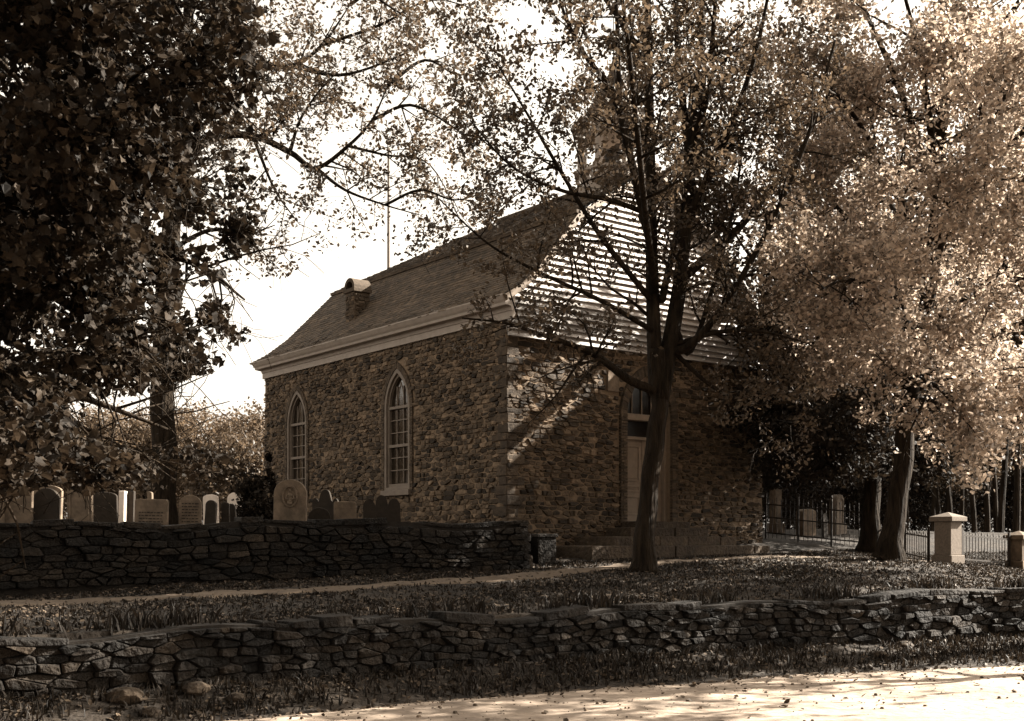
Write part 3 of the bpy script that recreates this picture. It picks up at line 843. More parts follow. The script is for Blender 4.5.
def headstone(px0, px1, ytop, Y, kind, mat, label, thick=.1, base=LAWN, rz=None, lines=0, tilt=0., niche=False, plinth=False, panel=False):
    x = ((px0 + px1) / 2 - XC) / F * Y; w = (px1 - px0) / F * Y
    top = E - (ytop - YH) / F * Y; h = top - base + .05
    root = empty('headstone', (x, Y, base - .05), r2.uniform(-.12, .12) if rz is None else rz)
    root.rotation_euler[1] = tilt + r2.uniform(-.035, .035); root.rotation_euler[0] = r2.uniform(-.06, .03)
    tag(root, label, 'headstone')
    fn = lambda u, v, d: (u, -d, v)
    mb = MB(); mb.prism(outline(kind, w, h), -thick / 2, thick / 2, fn)
    mb.build('slab', mat, root, bevel=.012)
    if lines:
        mb = MB(); v = h - w * .42
        for k in range(lines):
            u = -w * .36
            while u < w * .36:
                l = r2.uniform(.02, .07)
                mb.box((u, v, thick / 2 - .002), (min(u + l, w * .38), v + .018, thick / 2 + .004), 1, fn); u += l + .018
            v -= .055
        mb.build('lettering', M['darkslate'], root)
    if panel:
        mb = MB(); o_ = outline(kind, w * .8, h * .93); i2 = outline(kind, w * .7, h * .9)
        mb.ring([(u, v + .22) if v < .01 else (u, v) for u, v in o_], [(u, v + .27) if v < .01 else (u, v) for u, v in i2], thick / 2 - .003, thick / 2 + .02, fn, closed=True)
        mb.build('raised_border', mat, root)
    if niche:
        mb = MB(); cz = h - w * .52
        o_ = [(.24 * w * math.cos(a), cz + .34 * w * math.sin(a)) for a in np.linspace(0, 2 * math.pi, 25)[:-1]]; i2 = [(u * .8, cz + (v - cz) * .84) for u, v in o_]
        mb.ring(o_, i2, thick / 2 - .003, thick / 2 + .03, fn, closed=True)
        nb = mb.build('niche', mat, root)
        mb = MB()
        mb.lathe([(.085 * w, 0), (.10 * w, .05 * w), (.07 * w, .2 * w), (.085 * w, .3 * w), (.05 * w, .36 * w), (.025 * w, .38 * w)], (0, -thick / 2, cz - .27 * w), 10)
        mb.lathe([(.01, 0), (.04 * w, .02 * w), (.045 * w, .06 * w), (.03 * w, .1 * w), (.005, .115 * w)], (0, -thick / 2 - .01, cz + .115 * w), 10)
        for sg in (-1, 1): mb.tube([(sg * .08 * w, -thick / 2 - .015, cz + .04 * w), (sg * .13 * w, -thick / 2 - .03, cz - .06 * w), (sg * .05 * w, -thick / 2 - .06, cz - .1 * w)], [.022 * w] * 3, 6)
        mb.build('carved_figure', mat, nb)
        mb = MB(); mb.box((-w * .53, .0, -.09), (w * .53, .3, .09), 1, fn); mb.build('base', mat, root, bevel=.01)
    if plinth:
        mb = MB(); mb.box((-w * .62, 0, -thick * .9), (w * .62, .36, thick * .9), 1, fn); mb.build('base', mat, root, bevel=.01)
    return root
S_, MA, DK = M['slate'], M['marble'], M['darkslate']
headstone(-16, 4.0, 483, 20.5, 'flat', S_, 'pale headstone cut off by the left edge of the photo')
headstone(4.8, 32, 480.5, 20.6, 'peak', S_, 'broad pale headstone with a low pointed top near the far left')
headstone(30, 61, 485, 23.0, 'segment', S_, 'pale headstone standing right behind the black arched one')
headstone(32.5, 59, 488, 20.8, 'round', DK, 'black arched headstone in front of a pale one, far left')
headstone(68.5, 93, 481, 20.8, 'shoulder', S_, 'tall pale tablet with shouldered top and raised border', panel=True)
headstone(94, 118, 492, 23.4, 'segment', DK, 'dark low headstone right of the tall bordered tablet')
headstone(119.5, 125.5, 491, 22.8, 'box', MA, 'narrow white post beside a dark slab', thick=.16)
headstone(126.5, 134, 491, 22.9, 'box', DK, 'narrow dark slab touching the white post')
headstone(134.5, 168, 499, 20.9, 'flat', S_, 'wide low pale slab with rows of worn lettering', lines=6)
headstone(148, 153, 491.5, 22.4, 'round', S_, 'small round knob stone showing above the wide lettered slab', thick=.1)
headstone(179, 201, 495, 21.2, 'round', S_, 'round topped lettered headstone below the big tree trunk', lines=7)
headstone(204, 219, 494.5, 24.5, 'segment', MA, 'white capped headstone behind a dark low one')
headstone(204, 215, 500, 22.2, 'round', DK, 'dark low headstone in front of the white capped one', tilt=.05)
headstone(228, 242.5, 492.5, 27.0, 'round', MA, 'bright white round topped headstone catching the sun')
headstone(222, 230, 502, 22.4, 'round', DK, 'small dark headstone, left of a pair below the bright white one')
headstone(229, 238, 503.5, 22.6, 'round', DK, 'small dark headstone, right of a pair below the bright white one', tilt=-.06)
headstone(274, 306, 479.5, 21.4, 'round', S_, 'large round topped headstone with a figure carved in an oval niche', thick=.2, niche=True, rz=.05)
headstone(312, 338, 489.5, 23.6, 'scroll', DK, 'dark headstone with scrolled shoulders against the church wall')
headstone(309, 331, 507.5, 21.8, 'round', DK, 'low dark arch topped stone in front of the scrolled one')
headstone(333.5, 356, 501.5, 21.9, 'flat', S_, 'plain pale square headstone beside the low dark arch')
headstone(364, 401, 496.5, 22.0, 'triple', DK, 'black headstone with three rounded lobes below the church window')
def gbase(px, Y): return float(ground_h((px - XC) / F * Y, Y)) + E
headstone(830, 842, 494.5, 35.0, 'round', M['granite'], 'pale arched headstone behind the iron fence', base=gbase(836, 35), thick=.25, rz=.55, panel=True, plinth=True)
headstone(797, 815, 509, 34.5, 'segment', S_, 'low wide capped stone behind the iron fence', base=gbase(806, 34.5), thick=.3, rz=.55)
headstone(771, 780, 489, 35.0, 'box', S_, 'tall pale slab by the church corner behind the fence', base=gbase(775, 35), thick=.25, rz=.55, plinth=True)
headstone(822, 828, 513, 34.0, 'round', DK, 'small dark stone in front of the pale arched headstone', base=gbase(825, 34), rz=.5)

# ------------------------------------------------------------------ gate pillars and iron fences
def pillar(px, ytop, ybase, Y, wpx, label, mat, rz):
    x = (px - XC) / F * Y; zb = gbase(px, Y) ; ht = E - (ytop - YH) / F * Y - zb; w = wpx / F * Y / 2
    root = empty('stone_pillar', (x, Y, zb), rz); tag(root, label, 'pillar')
    mb = MB(); mb.box((-w * .72, -w * .72, .2), (w * .72, w * .72, ht - .19)); mb.build('shaft', mat, root, bevel=.012)
    mb = MB(); mb.box((-w * .88, -w * .88, -.2), (w * .88, w * .88, .2)); mb.build('base', mat, root, bevel=.015)
    mb = MB(); mb.box((-w * 1.0, -w * 1.0, ht - .19), (w * 1.0, w * 1.0, ht - .09))
    a = w * 1.0
    mb.add([(-a, -a, ht - .088), (a, -a, ht - .088), (a, a, ht - .088), (-a, a, ht - .088), (0, 0, ht + .02)], [(0, 1, 4), (1, 2, 4), (2, 3, 4), (3, 0, 4), (3, 2, 1, 0)])
    mb.build('cap', mat, root, bevel=.008)
    return np.array([x, Y])
pA = pillar(948, 513, 566, 26.0, 26, 'square granite pillar with pyramid cap catching the sun', M['granite'], .62)
pB = pillar(1019, 531.5, 572, 27.5, 22, 'shaded stone pillar at the right edge of the photo', M['slate'], .62)

def fence(a, b, ht, label, npost=3, rails=(.12, .5, .86), sp=.125):
    a = np.array(a, float); b = np.array(b, float); T = np.linalg.norm(b - a); d = (b - a) / T
    ang = math.atan2(d[1], d[0])
    za, zb = float(ground_h(*a)) + E, float(ground_h(*b)) + E
    root = empty('iron_fence', (a[0], a[1], za), ang); tag(root, label, 'fence')
    fn = lambda u, v, dd: (u, -dd, v + (zb - za) * u / T)
    rl = MB()
    for q in rails:
        rl.box((0, ht * q - .018, -.012), (T, ht * q + .018, .012), 1, fn)
    rl.build('rail', M['iron'], root)
    pk = MB(); n = int(T / sp)
    for i in range(n):
        u = (i + .5) * T / n
        top = ht * (1.0 if i % 2 == 0 else .94)
        pk.tube([fn(u, .03, 0), fn(u, top - .07, 0), fn(u, top - .06, 0), fn(u, top, 0)], [.011, .011, .019, .003], 5)
    pk.build('pickets', M['iron'], root)
    for i in range(npost):
        u = T * i / max(1, npost - 1); ps = MB()
        ps.box((u - .025, -.15, -.026), (u + .025, ht + .05, .026), 1, fn); ps.lathe([(.01, 0), (.04, .03), (.04, .06), (.01, .09)], fn(u, ht + .05, 0), 8); ps.build('post', M['iron'], root)
    return root
def at(px, Y): return ((px - XC) / F * Y, Y)
fence(at(766, 32.6), at(866, 31.0), 1.22, 'taller black iron fence between the church corner and the leaning tree', 4, (.14, .5, .8))
fence(at(866, 31.2), (pA[0] - .35, pA[1] + .25), .72, 'low black iron fence running up to the granite pillar', 4, (.15, .82))
fence((pA[0] + .35, pA[1] + .1), (pB[0] - .28, pB[1] - .1), .78, 'iron fence panel between the two stone pillars', 2, (.15, .85))
fence((pB[0] + .3, pB[1]), (pB[0] + 8, pB[1] + 2), .78, 'iron fence continuing past the right edge of the photo', 4, (.15, .85))

# thin pole behind the church
mb = MB(); pb = P(388.5, 268, 45); zb = float(ground_h(pb[0], 45)) + E
mb.tube([(pb[0], 45, zb - .2), (pb[0], 45, P(388.5, 152, 45)[2])], [.09, .045], 8); mb.lathe([(.02, 0), (.09, .05), (.09, .12), (.02, .18)], (pb[0], 45, P(388.5, 152, 45)[2]), 8)
tag(mb.build('flagpole', M['granite']), 'thin pale pole rising behind the church roof', 'pole')

#TREES-BEGIN#
r3 = np.random.default_rng(21)
def limb(pts, r0, r1, Y0=None, Y1=None):
    """pts: (px, py[, Y])"""
    n = len(pts); out = []
    for i, p in enumerate(pts):
        Y = p[2] if len(p) > 2 else Y0 + (Y1 - Y0) * i / (n - 1)
        out.append(P(p[0], p[1], Y))
    return (np.array(out), r0, r1)

def tree(name, base, label, trunk_limbs, limbs, r, leafmat, leafsize, shape, per, sig, cat='tree', group=None, keep=None, leafkw={}, growkw={}, root_flare=None):
    root = empty(name, tuple(base)); tag(root, label, cat, group)
    mb = MB(); B = np.array(base)
    for pts, r0, r1 in trunk_limbs:
        n = len(pts) * 6; path = smooth(pts, n); rad = np.linspace(r0, r1, n)
        if root_flare:
            hgt = path[:, 2] - path[0, 2]; rad = rad * (1 + root_flare * np.exp(-hgt / .28))
        path = path + np.stack([.03 * np.sin(np.arange(n) * .9), .03 * np.cos(np.arange(n) * .7), np.zeros(n)], 1) * min(1, r0 * 3)
        mb.tube(path - B, rad, 14, flute=.12)
    lb = MB()
    L_ = [(p - B, a, b) for p, a, b in limbs]
    anchors = [a + B for a in grow(lb, L_, r, **growkw)]
    mb.build('trunk', M['bark'], root, smooth=True)
    lb.build('branches', M['bark'], root, smooth=True)
    pts = scatter_leaves(anchors, per, sig, r, keep)
    me = leaf_mesh('crown', pts - B, leafsize, shape, r, **leafkw)
    mesh_obj('crown', me, leafmat, root)
    return root

SV = np.array([.951 * math.cos(R(33)), .311 * math.cos(R(33)), math.sin(R(33))])
def sun_on_wall(p):
    """where the shade of p falls on the church front: (along, height from the eye)"""
    d = (p[:, 0] + .113) * .617 - (p[:, 1] - 26) * .787
    n = SV[0] * .617 - SV[1] * .787
    q = p - SV * (d / n)[:, None]
    return (q[:, 0] + .113) * .787 + (q[:, 1] - 26) * .617, q[:, 2] - E, d
def sun_on_ground(p, z):
    q = p - SV * ((p[:, 2] - z) / SV[2])[:, None]
    return q[:, 0], q[:, 1]
def lit_gap(p):
    w, h, d = sun_on_wall(p)
    g = inpoly(w, h, [(-.6, 2.0), (-.6, 3.3), (2.1, 4.6), (3.0, 4.6), (2.6, 4.2), (1.2, 3.2)]) | inpoly(w, h, [(-.6, 3.6), (-.6, 4.0), (.7, 4.55), (1.0, 4.4)]) | inpoly(w, h, [(-.3, 1.5), (-.3, 1.75), (2.9, 4.15), (3.1, 3.85)])
    g |= (h > 5.3) & (w > -.5) & (w < 5.0 - .35 * (h - 5.3)) & (h < 8.5)
    x, y = sun_on_ground(p, E - 1.0)
    b = inpoly(x, y, [(7.2, 16), (7.6, 19), (9, 23.5), (10.5, 27), (16, 27), (16, 16)])
    x, y = sun_on_ground(p, E + .2)
    b2 = inpoly(x, y, [(8.2, 33.2), (9, 38), (14, 38), (12, 32.5)])
    return (g & (d > .3) & ((h < 5.3) | (np.sin(h * 7 + w * 2.2) + np.sin(w * 5 - h * 3) < .9))) | b | b2
def inpoly(px, py, poly):
    inside = np.zeros(px.shape, bool); n = len(poly)
    for i in range(n):
        x1, y1 = poly[i]; x2, y2 = poly[(i + 1) % n]
        c = ((y1 > py) != (y2 > py)) & (px < (x2 - x1) * (py - y1) / (y2 - y1 + 1e-9) + x1)
        inside ^= c
    return inside

# --- the forked tree in front of the church door
g0 = ground_h(2.31, 20.0) + E
base = np.array([2.31, 20.0, g0])
tk = [limb([(644, 574), (646, 523), (652, 462), (659, 416), (659, 385), (657, 350)], .165, .14, 20, 20)]
lm = [limb([(658, 395), (655, 353), (652, 267), (650, 160), (647, 0), (645, -150), (650, -260)], .155, .03, 20, 20.6),
      limb([(660, 400), (671, 340), (679, 290), (684, 240), (692, 150), (697, 90), (702, 0), (706, -140), (700, -240)], .165, .03, 20, 21),
      limb([(651, 240), (642, 205), (633, 167), (621, 113), (617, 20), (612, -100)], .10, .02, 20, 19),
      limb([(690, 160), (681, 85), (675, 0), (670, -120)], .08, .02, 20.5, 21.4),
      limb([(694, 130), (707, 95), (714, 20), (722, -90)], .08, .02, 20.5, 19.8),
      limb([(686, 275), (727, 240), (760, 203), (800, 150), (840, 70)], .09, .02, 20.3, 21.5),
      limb([(690, 215), (720, 150), (753, 63), (775, -40)], .085, .02, 20.4, 19.2),
      limb([(672, 352), (690, 345), (723, 307), (773, 220), (810, 130), (835, 40)], .085, .02, 20.1, 18.8),
      limb([(676, 330), (690, 352), (713, 287), (735, 200), (748, 100)], .06, .015, 20.1, 20.6),
      limb([(633, 167), (613, 93), (585, 55), (563, 10), (545, -60)], .06, .015, 19.6, 18.6),
      limb([(651, 215), (610, 200), (560, 190), (510, 165), (470, 120)], .05, .012, 20, 18.2),
      limb([(651, 300), (600, 235), (560, 170), (525, 110), (495, 60)], .055, .012, 20, 19),
      limb([(659, 392), (630, 380), (600, 358), (575, 346), (540, 334), (505, 323), (462, 318)], .085, .012, 20, 18.3),
      limb([(652, 330), (600, 300), (545, 275), (490, 245), (440, 200)], .05, .01, 20, 17.6),
      limb([(672, 350), (710, 385), (750, 405), (795, 400)], .045, .01, 20.1, 19.4),
      limb([(674, 345, 20.1), (720, 332, 19.5), (765, 332, 19), (812, 345, 18.6)], .05, .01),
      limb([(655, 290, 20), (645, 210, 18), (630, 60, 15.8), (610, -90, 14.5)], .07, .015),
      limb([(662, 300, 20), (680, 210, 22.4), (690, 100, 24.6), (700, 10, 26)], .07, .015),
      limb([(648, 60, 20), (560, -60, 18.5), (480, -90, 17.5)], .06, .012),
      limb([(704, -20, 20.8), (790, -120, 19.8), (850, -160, 19)], .06, .012)]
def keep_c(p):
    x, y = proj(p)
    drop = (inpoly(x, y, [(180, 285), (445, 255), (470, 300), (420, 420), (180, 420)])) & (r3.random(len(p)) < .97)
    drop |= inpoly(x, y, [(500, 290), (585, 195), (660, 215), (650, 310)]) & (r3.random(len(p)) < .5)
    drop |= (x > 500) & (x < 760) & (y > 425)
    drop |= inpoly(x, y, [(500, 336), (560, 338), (612, 372), (612, 440), (500, 440)]) & (r3.random(len(p)) < .85)
    drop |= lit_gap(p) & (r3.random(len(p)) < .98)
    return ~drop
tree('forked_tree', base, 'forked broadleaf tree with a leaning trunk directly before the church door', tk, lm, r3, M['leaf'], .086, OVAL, 13, .09,
     keep=keep_c, growkw=dict(d1=2.4, l1=1.5, d2=4.2, l2=.7, up=.12, start=.22), root_flare=.75)

# --- big tree on the right, crown full of light
base = np.array([7.9, 24.0, ground_h(7.9, 24.0) + E])
tk = [limb([(889, 562), (893, 535), (900, 480), (907, 420), (915, 380), (925, 320), (935, 240), (940, 150), (945, 50)], .225, .11, 24, 24)]
lm = [limb([(940, 150), (945, 20), (950, -120), (955, -230)], .13, .03, 24, 24),
      limb([(912, 395), (870, 330), (820, 290), (775, 270)], .10, .015, 24, 22.5),
      limb([(918, 360), (890, 280), (840, 210), (790, 170)], .10, .015, 24, 25),
      limb([(928, 300), (900, 200), (850, 110), (800, 60)], .10, .015, 24, 23),
      limb([(937, 200), (900, 90), (860, 0), (820, -90)], .09, .015, 24, 25),
      limb([(915, 390), (970, 350), (1030, 320), (1090, 320)], .10, .015, 24, 22.6),
      limb([(922, 340), (990, 280), (1060, 230), (1120, 200)], .10, .015, 24, 24.8),
      limb([(934, 250), (1000, 160), (1060, 90), (1110, 40)], .10, .015, 24, 23),
      limb([(942, 110), (1000, 30), (1060, -60), (1100, -120)], .09, .015, 24, 24.5),
      limb([(914, 392, 24), (920, 380, 22), (935, 385, 20), (950, 400, 18.8)], .09, .015),
      limb([(920, 345, 24), (890, 300, 22), (850, 280, 20.3), (820, 290, 19)], .09, .015),
      limb([(930, 290, 24), (950, 210, 21.5), (980, 140, 19.5), (1010, 90, 18)], .09, .015),
      limb([(938, 180, 24), (920, 60, 22), (890, -60, 20)], .09, .015),
      limb([(918, 370, 24), (940, 330, 26), (960, 290, 28), (985, 270, 30)], .09, .015),
      limb([(932, 270, 24), (900, 220, 26), (870, 170, 28), (840, 150, 29.5)], .09, .015),
      limb([(912, 400, 24), (960, 405, 22.5), (1010, 415, 21.5), (1060, 430, 21)], .07, .012),
      limb([(912, 400, 24), (870, 390, 23.5), (835, 395, 23), (800, 405, 23)], .06, .012),
      limb([(940, 150, 24), (990, 110, 26), (1040, 60, 28)], .08, .015)]
HR_C = r3.uniform((4.5, 19, 4), (13.5, 29, 14), (110, 3)); HR_R = r3.uniform(.3, .85, 110)
def keep_r(p):
    x, y = proj(p)
    hole = np.zeros(len(p), bool)
    for c, h in zip(HR_C, HR_R): hole |= ((p - c) ** 2).sum(1) < h * h
    p_ok = ~(hole & (r3.random(len(p)) < .92))
    return p_ok & ~((y > np.interp(x, [730, 770, 800, 860, 930, 960], [310, 345, 375, 410, 450, 620]) + 14 * np.sin(x * .06 + p[:, 1]) + 9 * np.sin(x * .17)) | ((x < 740) & (r3.random(len(p)) < .6)) | (lit_gap(p) & (r3.random(len(p)) < .97)))
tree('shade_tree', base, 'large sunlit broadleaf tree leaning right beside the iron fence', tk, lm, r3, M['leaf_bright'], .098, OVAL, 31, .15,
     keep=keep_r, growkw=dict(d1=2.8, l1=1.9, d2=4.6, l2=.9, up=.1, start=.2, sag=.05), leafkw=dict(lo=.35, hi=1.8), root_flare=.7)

# --- dark tree behind it
base = np.array([9.35, 30.0, ground_h(9.35, 30.0) + E])
tk = [limb([(870, 552), (872, 500), (874, 440), (876, 360), (878, 250)], .25, .12, 30, 30)]
lm = [limb([(874, 440), (835, 410), (795, 405), (770, 420)], .08, .015, 30, 29.5), limb([(875, 420), (840, 370), (800, 345), (770, 345)], .08, .015, 30, 31),
      limb([(876, 390), (850, 330), (820, 290), (790, 270)], .08, .015, 30, 29.5), limb([(875, 430), (905, 420), (940, 430)], .06, .015, 30, 29),
      limb([(876, 370), (920, 330), (960, 310)], .07, .015, 30, 31), limb([(877, 340), (880, 250), (875, 180)], .1, .02, 30, 30),
      limb([(875, 430, 30), (860, 430, 28), (840, 445, 26.8)], .06, .012), limb([(874, 445, 30), (830, 445, 31), (800, 455, 32), (780, 465, 33)], .06, .012),
      limb([(876, 400, 30), (860, 380, 32.5), (845, 370, 35)], .07, .012), limb([(875, 420, 30), (890, 440, 33), (900, 450, 35)], .06, .012)]
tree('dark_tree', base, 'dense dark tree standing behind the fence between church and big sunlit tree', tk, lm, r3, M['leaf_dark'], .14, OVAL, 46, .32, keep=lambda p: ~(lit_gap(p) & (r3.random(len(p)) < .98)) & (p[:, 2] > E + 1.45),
     growkw=dict(d1=3, l1=1.7, d2=3, l2=.9, up=.05, start=.15, sag=.06), root_flare=.5)

# --- near maple reaching in from the left
base = np.array([-8.6, 11.6, ground_h(-8.6, 11.6) + E])
tk = [(np.array([base, base + (0, .05, 2), base + (.1, .1, 5), base + (.1, 0, 9)]), .34, .2)]
def Lp(*a): return limb(list(a), .10, .012)
T_ = lambda h: tuple([XC + base[0] / base[1] * F, YH - (h) / base[1] * F, base[1]])
lm = [Lp(T_(1.6), (-100, 260, 12), (60, 240, 12.5), (190, 262, 13), (245, 300, 13.2)), Lp(T_(1.2), (-90, 350, 11.2), (60, 390, 11.2), (170, 430, 11.6)),
      Lp(T_(3.4), (-60, 120, 12), (120, 90, 12.6), (235, 95, 13)), Lp(T_(4.4), (0, 20, 12), (150, 0, 12.6), (240, 20, 13)), Lp(T_(5.6), (-50, -120, 12), (110, -150, 12.4), (220, -110, 12.8)),
      Lp(T_(1.0), (-120, 370, 10), (0, 420, 9.6), (90, 460, 9.6)), Lp(T_(2.6), (-100, 200, 10.4), (20, 180, 9.8), (120, 200, 9.6)), Lp(T_(3.6), (-80, 60, 10.2), (60, 60, 9.4), (160, 100, 9.2)),
      Lp(T_(2.0), (-60, 270, 13), (90, 310, 14), (205, 350, 14.6)), Lp(T_(4.0), (-30, 130, 13.4), (110, 170, 14.6), (225, 190, 15.2)), Lp(T_(1.4), (-80, 330, 13.2), (30, 400, 14), (120, 445, 14.6)),
      Lp(T_(2.2), (-80, 230, 10.6), (60, 300, 10), (150, 350, 9.9)), Lp(T_(6.5), (-150, -250, 11.6), (0, -300, 11.8)), Lp(T_(5.0), (-60, -20, 10.4), (60, -80, 9.6), (140, -60, 9.2)), Lp(T_(3), (-40, 160, 12.4), (90, 170, 12.4), (200, 170, 12.6))]
HOLES = r3.uniform((-7.5, 9, 2), (-2.2, 15, 8.5), (260, 3)); HR = r3.uniform(.12, .5, 260)
def keep_l(p):
    x, y = proj(p)
    edge = np.interp(y, [-40, 0, 50, 90, 120, 145, 165, 190, 215, 240, 262, 285, 310, 330, 352, 372, 386, 400, 420, 440, 470, 486],
                     [240, 252, 266, 275, 262, 222, 245, 284, 262, 252, 234, 200, 222, 243, 238, 206, 176, 120, 90, 205, 225, 190])
    edge = edge + 9 * np.sin(y * .21) + 7 * np.sin(y * .47 + p[:, 1] * 3)
    ok = (x < edge) & (y < 487 + 6 * np.sin(x * .09))
    for c, h in zip(HOLES, HR):
        ok &= ~(((p - c) ** 2).sum(1) < h * h)
    a, b, c = p[:, 0], p[:, 1], p[:, 2]
    nz = np.sin(a * 3.1 + 1.3 * np.sin(c * 2.3)) + np.sin(c * 3.7 + b * 2.1) + .8 * np.sin(b * 3.3 - a * 2.7 + 2) + .5 * np.sin(a * 7.3 + c * 6.1)
    ok &= nz > np.interp(x, [0, 110, 160, 230, 280], [-.9, -.7, .05, .3, .45])
    ok &= ~(inpoly(x, y, [(62, 402), (150, 392), (215, 398), (215, 446), (130, 452), (80, 440)]) & (r3.random(len(p)) < .97))
    ok &= ~(inpoly(x, y, [(176, 290), (196, 270), (205, 300), (190, 318)]) & (r3.random(len(p)) < .9))
    ok &= ~(inpoly(x, y, [(190, 150), (235, 140), (225, 180), (195, 175)]) & (r3.random(len(p)) < .8))
    return ok
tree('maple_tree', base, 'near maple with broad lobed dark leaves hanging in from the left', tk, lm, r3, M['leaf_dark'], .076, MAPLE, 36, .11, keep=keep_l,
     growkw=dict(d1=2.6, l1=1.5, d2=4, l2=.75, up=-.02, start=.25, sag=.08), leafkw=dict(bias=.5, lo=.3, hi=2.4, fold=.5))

# --- tree among the headstones
base = np.array([-9.1, 30.0, LAWN])
tk = [limb([(163, 536), (163, 480), (163, 385), (166, 300), (174, 200), (182, 100), (188, 20)], .36, .16, 30, 30)]
lm = [limb([(178, 160), (215, 138), (253, 136), (290, 152), (316, 168), (348, 146), (372, 120), (388, 85)], .12, .015, 30, 29),
      limb([(183, 100), (240, 64), (290, 66), (322, 45), (350, 5)], .11, .015, 30, 30.5), limb([(186, 50), (255, -10), (330, -60), (390, -80)], .11, .015, 30, 29),
      limb([(316, 168), (345, 190), (385, 205), (420, 215)], .05, .01, 29.3, 28.6), limb([(290, 66), (340, 75), (390, 60), (430, 40)], .06, .01, 30.4, 31),
      limb([(290, 152), (300, 120), (320, 90), (340, 70)], .05, .01, 29.5, 29), limb([(188, 20), (195, -80), (200, -160)], .14, .03, 30, 30), limb([(320, -50), (380, 0), (430, 30)], .05, .01, 29, 27.5),
      limb([(170, 250), (210, 230), (245, 235), (275, 225)], .07, .012, 30, 28.5), limb([(180, 120), (140, 60), (90, 10)], .1, .015, 30, 31), limb([(168, 280), (130, 230), (80, 200)], .1, .015, 30, 29),
      limb([(176, 180, 30), (200, 130, 33), (240, 100, 35.5)], .09, .015), limb([(180, 140, 30), (220, 100, 27), (270, 60, 24.8)], .09, .015), limb([(253, 136), (275, 190), (300, 225)], .05, .01, 29.6, 28.8),
      limb([(372, 120), (410, 105), (450, 125), (480, 150)], .05, .01, 29, 28), limb([(385, 205), (420, 190), (455, 200), (490, 190)], .04, .01, 28.8, 28), limb([(388, 85), (425, 60), (460, 75), (495, 60)], .05, .01, 29, 30), limb([(322, 45), (380, 25), (430, 0), (480, 10)], .05, .01, 30.4, 29.5),
      limb([(348, 146), (385, 155), (430, 165), (465, 230)], .04, .01, 29.2, 30), limb([(350, 5), (400, -30), (470, -40)], .05, .01, 30.5, 31)]
def keep_g(p):
    x, y = proj(p)
    lim = np.interp(x, [120, 200, 250, 330, 380, 420, 460, 500], [330, 330, 300, 250, 255, 262, 245, 215])
    return (y < lim) & (x < 510) & ~((y > lim - 60) & (r3.random(len(p)) < .45))
tree('graveyard_tree', base, 'tall tree with a straight thick trunk growing among the headstones', tk, lm, r3, M['leaf'], .115, OVAL, 7, .1, keep=keep_g,
     growkw=dict(d1=2.4, l1=1.9, d2=3.4, l2=.9, up=.05, start=.2, sag=.04), root_flare=.35)

# --- background trees: a few crowns, copied with their trunks
def cloud(r, n, rad, hgt, z0, clumps, sig, leafsize, shape=DIAM):
    c = []
    while len(c) < clumps:
        v = r.normal(size=3); v /= np.linalg.norm(v); v *= r.uniform(.45, 1.0) ** .5
        c.append((v[0] * rad * (1 - .25 * v[2]), v[1] * rad * (1 - .25 * v[2]), z0 + hgt / 2 + v[2] * hgt / 2))
    c = np.array(c); i = r.integers(0, clumps, n)
    p = c[i] + r.normal(size=(n, 3)) * sig * r.uniform(.6, 1.2, clumps)[i][:, None]
    return leaf_mesh('crown', p, leafsize, shape, r)
def proto(name, r, h, z0, rad, tr, n, clumps, sig, leafsize, mat):
    me = cloud(r, n, rad, h - z0, z0, clumps, sig, leafsize); me.materials.append(mat)
    mb = MB(); path = branch_path((0, 0, -.3), (0, 0, 1), h * .85, r, 9, wob=.05)
    mb.tube(path, np.linspace(tr, tr * .25, 9), 8, flute=.06)
    for k in range(9):
        i = r.integers(3, 8); q = branch_path(path[i], r.normal(size=3) * (1, 1, .2) + (0, 0, .5), rad * .8, r, 5); mb.tube(q, np.linspace(tr * .35, .01, 5), 5)
    loops = [i for f in mb.f for i in f]; tot = [len(f) for f in mb.f]
    tm_ = fast_mesh('trunk', mb.v, loops, np.concatenate([[0], np.cumsum(tot)[:-1]]), tot, mb.t); tm_.materials.append(M['bark'])
    return name, me, tm_
def place(pr, x, y, s, rz, label, group, z=None, sz=None):
    name, me, tm_ = pr
    root = empty(name, (x, y, (float(ground_h(x, y)) + E) if z is None else z), rz); root.scale = (s, s, sz or s)
    tag(root, label, 'tree', group)
    link(bpy.data.objects.new('trunk', tm_), root); link(bpy.data.objects.new('crown', me), root)
    return root
farp = [proto('distant_tree', r3, 9, 1.2, 4.2, .22, 9000, 60, .55, .24, M['leaf_far']) for _ in range(3)]
G1 = 'pale sunlit trees of the far treeline'
k = 0
for px in list(range(-160, 320, 34)) + list(range(730, 1200, 42)):
    Y = 72 + 16 * r3.random(); x = (px - XC) / F * Y
    place(farp[k % 3], x, Y, r3.uniform(.85, 1.15), r3.uniform(0, 6), 'unseen tree added far left to darken the window reflections', G1); k += 1
for px in range(-200, 1250, 60):
    Y = 100 + 20 * r3.random()
    place(farp[k % 3], (px - XC) / F * Y, Y, r3.uniform(1.0, 1.3), r3.uniform(0, 6), 'unseen tree added far left to darken the window reflections', G1); k += 1
for x, y in ((-38, 32), (-44, 42), (-50, 50), (-42, 54), (-56, 38), (-60, 58), (-36, 44)):  # out-of-view trees, added so the church windows reflect dark leaves
    place(farp[k % 3], x, y, r3.uniform(.9, 1.3), r3.uniform(0, 6), 'unseen tree added far left to darken the window reflections', G1); k += 1
# leafy tree between graveyard and treeline
midp = proto('leafy_tree', r3, 3.6, .5, 1.5, .12, 9000, 40, .3, .16, M['leaf'])
place(midp, (236 - XC) / F * 46, 46, 1.1, .4, 'small rounded tree behind the headstones left of the church', None)
